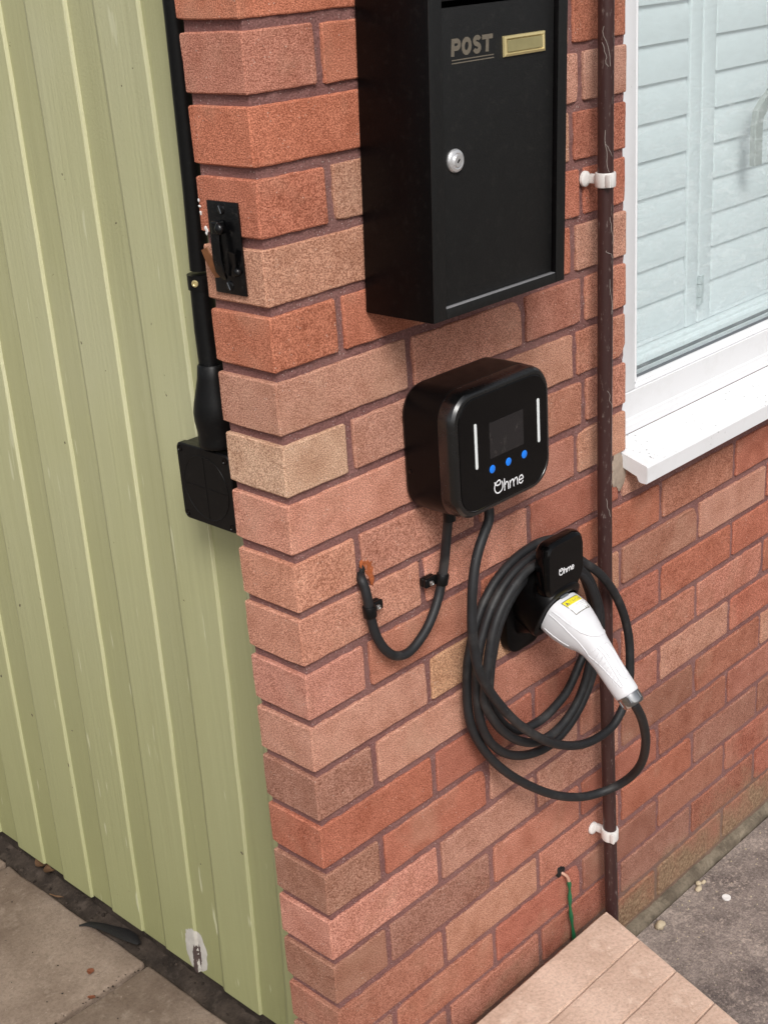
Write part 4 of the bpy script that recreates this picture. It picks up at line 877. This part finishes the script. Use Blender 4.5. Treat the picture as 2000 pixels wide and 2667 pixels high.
# ---- brown pipe and its white clips
pp = [(0.5925, -.031, 0.42), (0.5910, -.031, 0.0), (0.5885, -.031, -.20), (0.5865, -.031, -.40), (0.5840, -.031, -.60), (0.5830, -.031, -.75), (0.5850, -.031, -.97), (0.5915, -.031, -1.23), (0.5990, -.031, -1.48), (0.6005, -.031, -1.597)]
pipe = thing('brown_pipe', (0.6, -0.031, -1.597), 'thin brown painted pipe running down the brick wall beside the window', 'pipe')
bm = NB(); tube(bm, spline(pp, 6), .0108, 20); finish(bm, 'pipe_run', M['pipe'], pipe, 60)
bm = NB()
for z0, dz, a0, a1 in ((-.055, .05, 200, 250), (-.075, .03, 190, 235), (-.185, .055, 205, 245), (-.20, .02, 215, 270), (-.30, .035, 250, 290), (-.345, .012, 230, 275), (-.385, .05, 245, 280), (-.545, .03, 240, 285), (-.71, .03, 230, 270)):
    P_ = []
    for i in range(9):
        t = i/8; a = math.radians(a0+(a1-a0)*t+25*noise.noise(Vector((t*3, z0*40, 0)))); z = z0-dz*t
        xc = 0.5910+(-.0027)*min(1, -z/.2) if z > -.2 else 0.5883-.0043*min(1, (-z-.2)/.4) if z > -.6 else .5835+.004*max(0, -z-.75)/.22
        P_.append((xc+.01105*math.cos(a), -.031+.01105*math.sin(a), z))
    tube(bm, P_, .00034, 5)
o = finish(bm, 'cobweb', M['cobweb'], pipe, 0); o['kind'] = 'stuff'
def pipe_clip(x, z, label, tilt):
    o = thing('pipe_clip', (x, 0, z), label, 'pipe clip', 'white clips on the brown pipe')
    bm = NB(); prof_ = [(-.0095, .0110), (-.0095, .0136), (-.0080, .0142), (.0080, .0142), (.0095, .0136), (.0095, .0110)]
    loft(bm, [[(x+r_*math.cos(2*math.pi*k/28), -.031+r_*math.sin(2*math.pi*k/28), z+h+tilt*r_*math.sin(2*math.pi*k/28)) for k in range(28)] for h, r_ in prof_], False, False)
    finish(bm, 'ring', M['clip_white'], o, 40)
    bm = NB(); box(bm, x-.0045, x+.0045, -.0195, -.004, z-.006, z+.006, .0012); finish(bm, 'stem', M['clip_white'], o, 40)
    bm = NB(); lathe(bm, (x-.006, -.0005, z), (0, -1, 0), [(0, .0108), (.0030, .0104), (.0045, .0085), (.0052, .005)], 24); finish(bm, 'base', M['clip_white'], o, 40)
    bm = NB(); box(bm, x-.0135, x-.0095, -.052+.004, -.040, z-.0085, z+.0085, .001); finish(bm, 'catch', M['clip_white'], o, 40)
pipe_clip(0.5880, -0.2510, 'white plastic pipe clip beside the letter box', 0.0)
pipe_clip(0.5935, -1.3120, 'white plastic pipe clip near the ground above the step', 0.12)

# ---- black door catch on the pier's end
dc = thing('door_catch', (-0.003, 0.057, -0.29), 'black painted iron door catch with rusty leaf, screwed to the brick corner', 'door catch')
bm = NB(); box(bm, -.0035, -.0008, 0.0303, 0.0825, -0.2895, -0.1865, .0007, 2); finish(bm, 'plate', M['black_iron'], dc, 30)
for y, z, a in ((.0580, -.1950, .35), (.0565, -.2800, .45)):
    bm = NB(); lathe(bm, (-.0034, y, z), (-1, 0, 0), [(0, .0058), (.0012, .0054), (.0020, .0038), (.0023, .002)], 22); sc = finish(bm, 'screw', M['black_iron'], dc, 40)
    bm = NB(); vv = Vector((0, math.sin(a), math.cos(a))); sdv = Vector((0, vv.z, -vv.y)); p0 = Vector((-.0058, y, z))
    hexa(bm, [p0-vv*.0045-sdv*.0007, p0+vv*.0045-sdv*.0007, p0+vv*.0045+sdv*.0007, p0-vv*.0045+sdv*.0007], [p+Vector((-.0002, 0, 0)) for p in (p0-vv*.0045-sdv*.0007, p0+vv*.0045-sdv*.0007, p0+vv*.0045+sdv*.0007, p0-vv*.0045+sdv*.0007)])
    finish(bm, 'screw_slot', M['gasket'], sc, 0)
def tongue(bm, pts, w, th):
    """bent strap: pts (x, y, z, half width)"""
    rings = []
    P_ = [Vector(p[:3]) for p in pts]
    for p, q_, (t, u, v) in zip(P_, pts, frames(P_, Vector((0, 1, 0)))):
        h = q_[3]; b = t.cross(u)
        rings.append([p+u*h+b*th*.2, p+u*h*.8+b*th, p-u*h*.8+b*th, p-u*h+b*th*.2, p-u*h*.9-b*th*.6, p+u*h*.9-b*th*.6])
    loft(bm, rings)
bm = NB(); box(bm, -.0150, -.0034, .0535, .0660, -.2215, -.2065, .0022, 3); lump(bm, (-.0140, .0520, -.2140), .0050, .0060, .0065, 3, 2, .25); finish(bm, 'knuckle', M['black_iron'], dc, 50)
bm = NB(); tongue(bm, [(-.0125, .0600, -.2150, .0050), (-.0150, .0595, -.2300, .0058), (-.0160, .0590, -.2480, .0066), (-.0135, .0588, -.2620, .0070), (-.0095, .0588, -.2690, .0052), (-.0075, .0588, -.2715, .0025)], 0, .0022); finish(bm, 'latch_tongue', M['black_iron'], dc, 40)
bm = NB(); tongue(bm, [(-.0045, .0690, -.2220, .0030), (-.0055, .0700, -.2420, .0035), (-.0050, .0690, -.2700, .0022)], 0, .0020); finish(bm, 'side_strap', M['black_iron'], dc, 40)
bm = NB(); tongue(bm, [(-.0125, .0840, -.2390, .0062), (-.0110, .0795, -.2500, .0074), (-.0085, .0750, -.2620, .0070), (-.0062, .0735, -.2715, .0038)], 0, .0012); finish(bm, 'rusty_leaf', M['rust'], dc, 40)
bm = NB(); tongue(bm, [(-.0110, .0395, -.2390, .0058), (-.0085, .0425, -.2520, .0055), (-.0055, .0460, -.2680, .0035)], 0, .0013); finish(bm, 'leaf_spring', M['black_iron'], dc, 40)
bm = NB(); lump(bm, (-.0060, .0385, -.2620), .0042, .0050, .0050, 6, 2, .2); finish(bm, 'stop_stud', M['black_iron'], dc, 50)

# ---- conduit and junction box on the boards
cd = thing('conduit', (0.085, 0.205, -0.51), 'black electrical conduit running down behind the brick corner into the square box', 'conduit')
bm = NB(); tube(bm, [(0.082, 0.2065, .42), (0.082, 0.2085, 0.0), (0.080, 0.2105, -.20), (0.078, 0.2125, -.295)], .0128, 22); finish(bm, 'conduit_run', M['black_pvc'], cd, 60)
bm = NB(); tube(bm, [(0.078, 0.2130, -.3185), (0.076, 0.2120, -.37), (0.073, 0.2070, -.425)], .0150, 22); finish(bm, 'conduit_run', M['black_pvc'], cd, 60)
bm = NB(); lathe(bm, (0.078, 0.2130, -.3185), (0, 0, 1), [(0, .0150), (.0005, .0172), (.0190, .0172), (.0195, .0150)], 24); box(bm, 0.0925, .1098, .1965, .2290, -.3180, -.2990, .001); sad = finish(bm, 'saddle', M['black_pvc'], cd, 40)
bm = NB(); lathe(bm, (0.0625, 0.2060, -.3085), (-.9, -.42, 0), [(-.004, .0045), (.0005, .0045), (.0012, .0040), (.0014, .0025), (.0006, .0015)], 20); finish(bm, 'saddle_screw', M['brass'], sad, 30)
bm = NB(); lathe(bm, (0.0720, 0.2040, -.5195), (0, 0, 1), [(0, .0275), (.0015, .0285), (.006, .0283), (.020, .0282), (.034, .0302), (.046, .0305), (.060, .0278), (.090, .0205), (.1060, .0185), (.1080, .0165)], 30); finish(bm, 'rubber_boot', M['black_pvc'], cd, 40)
jb = thing('junction_box', (0.08, 0.22, -0.634), 'square black junction box with a round moulded lid half hidden by the bricks', 'junction box')
def jr(x, inset, r): return [(x, y, z) for y, z in rrect(.2195, -.5775, .108-2*inset, .108-2*inset, r, 6)]
bm = NB(); loft(bm, [jr(.1096, .002, .008), jr(.107, .0012, .008), jr(.064, .0012, .008)]); finish(bm, 'box_body', M['black_pvc'], jb, 30)
bm = NB(); loft(bm, [jr(.0638, .0008, .008), jr(.062, 0, .0085), jr(.0530, 0, .0085), jr(.0515, .0012, .008)]); lid = finish(bm, 'lid', M['black_pvc'], jb, 30)
bm = NB(); lathe(bm, (.0516, .2195, -.5790), (-1, 0, 0), [(0, .0455), (.0007, .0452), (.0007, .0440), (.0003, .0435)], 48); finish(bm, 'lid_circle', M['black_pvc'], lid, 20)
bm = NB(); box(bm, .0509, .0514, .2191, .2199, -.6225, -.5355); box(bm, .05085, .0514, .1765, .2625, -.5794, -.5786); finish(bm, 'lid_rib', M['black_pvc'], lid, 0)
for y, z in ((.2660, -.5320), (.1745, -.5320), (.2660, -.6240), (.1745, -.6240)):
    bm = NB(); lathe(bm, (.0516, y, z), (-1, 0, 0), [(0, .0045), (.0008, .0043), (.0008, .0034), (.0002, .0030)], 20); finish(bm, 'lid_screw', M['black_gloss'], lid, 30)

# ---- green wire
gw = thing('earth_wire', (0.515, -0.01, -1.48), 'green sleeved wire hanging from a small hole in the bricks above the step', 'wire')
bm = NB(); wp = spline([(0.4995, .003, -1.350), (0.5035, -.004, -1.354), (0.5085, -.007, -1.361), (0.5120, -.008, -1.372)], 6); tube(bm, wp, .0026, 10); finish(bm, 'bare_end', M['bare'], gw, 60)
bm = NB(); wp = spline([(0.5118, -.008, -1.371), (0.5125, -.0085, -1.392), (0.5110, -.010, -1.420), (0.5150, -.010, -1.455), (0.5210, -.010, -1.500), (0.5220, -.010, -1.560)], 6); tube(bm, wp, [.0030+.0008*math.sin(i*.9) for i in range(len(wp))], 10); finish(bm, 'sleeve', M['green_wire'], gw, 60)

# ------------------------------------------------------------------ small things on the ground
def bit(name, c, s, seed, mat, label, cat, group=None, rough=.4, rot=0):
    bm = NB(); lump(bm, (0, 0, 0), *s, seed, 2, rough)
    o = finish(bm, name, M[mat], None, 50, (0, 0, 0)); o.location = c; o.rotation_euler = (0, 0, rot); return tag(o, label, cat, group)
GZ = -1.597
bit('pebble', (0.8850, -.0250, GZ+.004), (.0060, .0055, .0045), 1, 'pebble', 'yellowish pebble touching the mortar edge, nearest of three', 'pebble', 'pebbles by the wall foot')
bit('pebble', (0.8960, -.0290, GZ+.003), (.0055, .0040, .0035), 2, 'pebble', 'smaller pebble just right of the yellowish one', 'pebble', 'pebbles by the wall foot')
bit('pebble', (0.8720, -.0330, GZ+.004), (.0075, .0055, .0042), 3, 'pebble', 'broad pebble left of its two neighbours by the wall', 'pebble', 'pebbles by the wall foot')
bit('pebble', (0.7400, -.0360, GZ+.006), (.0120, .0080, .0080), 4, 'pebble', 'largest pale pebble between the step corner and wall', 'pebble', 'pebbles by the wall foot')
bm = NB(); lathe(bm, (0, 0, 0), (0, 0, 1), [(0, .0078), (.0030, .0082), (.0034, .0060), (.0022, .0030)], 18); o = finish(bm, 'plastic_washer', M['white_chip'], None, 40, (0, 0, 0)); o.location = (0.8840, -.0840, GZ+.0003); tag(o, 'white plastic washer lying on the grey concrete', 'washer')
def leaf(c, L, w, mat, rot, label, curl=.3, group='dead leaves on the paving'):
    bm = NB(); N = 7; V = []
    for i in range(N+1):
        t = i/N; hw_ = w*math.sin(math.pi*min(1, t*.92+.04))**.8; z = curl*L*(t-.5)**2
        V.append([bm.verts.new((L*(t-.5), s*hw_, z+abs(s)*hw_*.35+.0006*math.sin(9*t+s))) for s in (-1, 0, 1)])
    for i in range(N):
        for j in range(2): bm.faces.new((V[i][j], V[i+1][j], V[i+1][j+1], V[i][j+1]))
    bmesh.ops.solidify(bm, geom=list(bm.faces), thickness=.0006)
    o = finish(bm, 'dead_leaf', M[mat], None, 60, (0, 0, 0)); o.location = c; o.rotation_euler = (0.1, 0.05, rot); return tag(o, label, 'leaf', group)
leaf((0.0075, .675, -1.5965), .016, .0065, 'leaf_red', .6, 'small red brown leaf in the middle of a paving slab')
leaf((-.0300, .6180, -1.5965), .015, .0050, 'leaf_red', 2.1, 'small orange leaf fragment in the joint between slabs')
leaf((0.1180, 1.000, -1.585), .045, .011, 'leaf', 1.2, 'curled tan leaf under the boards, farther of two', .9)
leaf((0.1220, .972, -1.585), .042, .012, 'leaf', .5, 'curled tan leaf under the boards, nearer of two', .8)
leaf((0.0870, .8990, -1.592), .035, .0025, 'leaf', 1.9, 'thin straw coloured leaf stalk beside the slab edge', .2)
bm = NB(); rb = [(0.0675, .797, -1.5965, .0012), (0.0800, .786, -1.594, .0065), (0.0900, .760, -1.592, .0090), (0.0965, .733, -1.590, .0105), (0.1020, .705, -1.588, .0140), (0.1050, .682, -1.588, .0120), (0.1050, .660, -1.590, .0040)]
rg = []
P_ = [Vector(p[:3]) for p in rb]
for p, q_, (t, u, v) in zip(P_, rb, frames(P_)):
    sd_ = Vector((0, 0, 1)).cross(t).normalized(); h = q_[3]
    rg.append([p+sd_*h, p+sd_*h*.5+Vector((0, 0, .0018)), p-sd_*h*.5+Vector((0, 0, .0012)), p-sd_*h, p+Vector((0, 0, -.002))])
loft(bm, rg); o = finish(bm, 'rubber_strip', M['rubber'], None, 40); tag(o, 'torn pointed strip of black rubber at the slab edge', 'rubber strip')
bm = NB()
for i in range(70):
    y = rnd.uniform(.12, 1.2); x = rnd.uniform(.085, .135); lump(bm, (x, y, soil_z(x, y)+.001), *(rnd.uniform(.0015, .0055) for _ in range(3)), i, 1, .6)
o = finish(bm, 'soil_crumbs', M['soil'], None, 0); tag(o, 'loose crumbs of soil and grit under the boards', 'grit', None, 'stuff')

bm = NB()
for i in range(110):
    x, y = rnd.uniform(.62, 1.5), -.02-abs(rnd.gauss(0, .09)); r_ = rnd.uniform(.0006, .0022)
    lump(bm, (x, y, GZ+r_*.5), r_, r_*rnd.uniform(.6, 1.2), r_*.7, i, 1, .5)
o = finish(bm, 'concrete_grit', M['pebble'], None, 0); tag(o, 'fine pale grit scattered on the grey concrete near the wall', 'grit', None, 'stuff')
bm = NB()
for i in range(150):
    if rnd.random() < .5: x, y = rnd.uniform(-.4, .085), .617+rnd.uniform(-.006, .006)
    else: x, y = rnd.uniform(-.4, .08), rnd.uniform(.2, 1.2)
    r_ = rnd.uniform(.0006, .0021); lump(bm, (x, y, -1.5995+r_*.4), r_, r_*rnd.uniform(.5, 1.3), r_*.6, i, 1, .5)
o = finish(bm, 'slab_grit', M['soil'], None, 0); tag(o, 'dark crumbs of grit scattered over the paving slabs', 'grit', None, 'stuff')
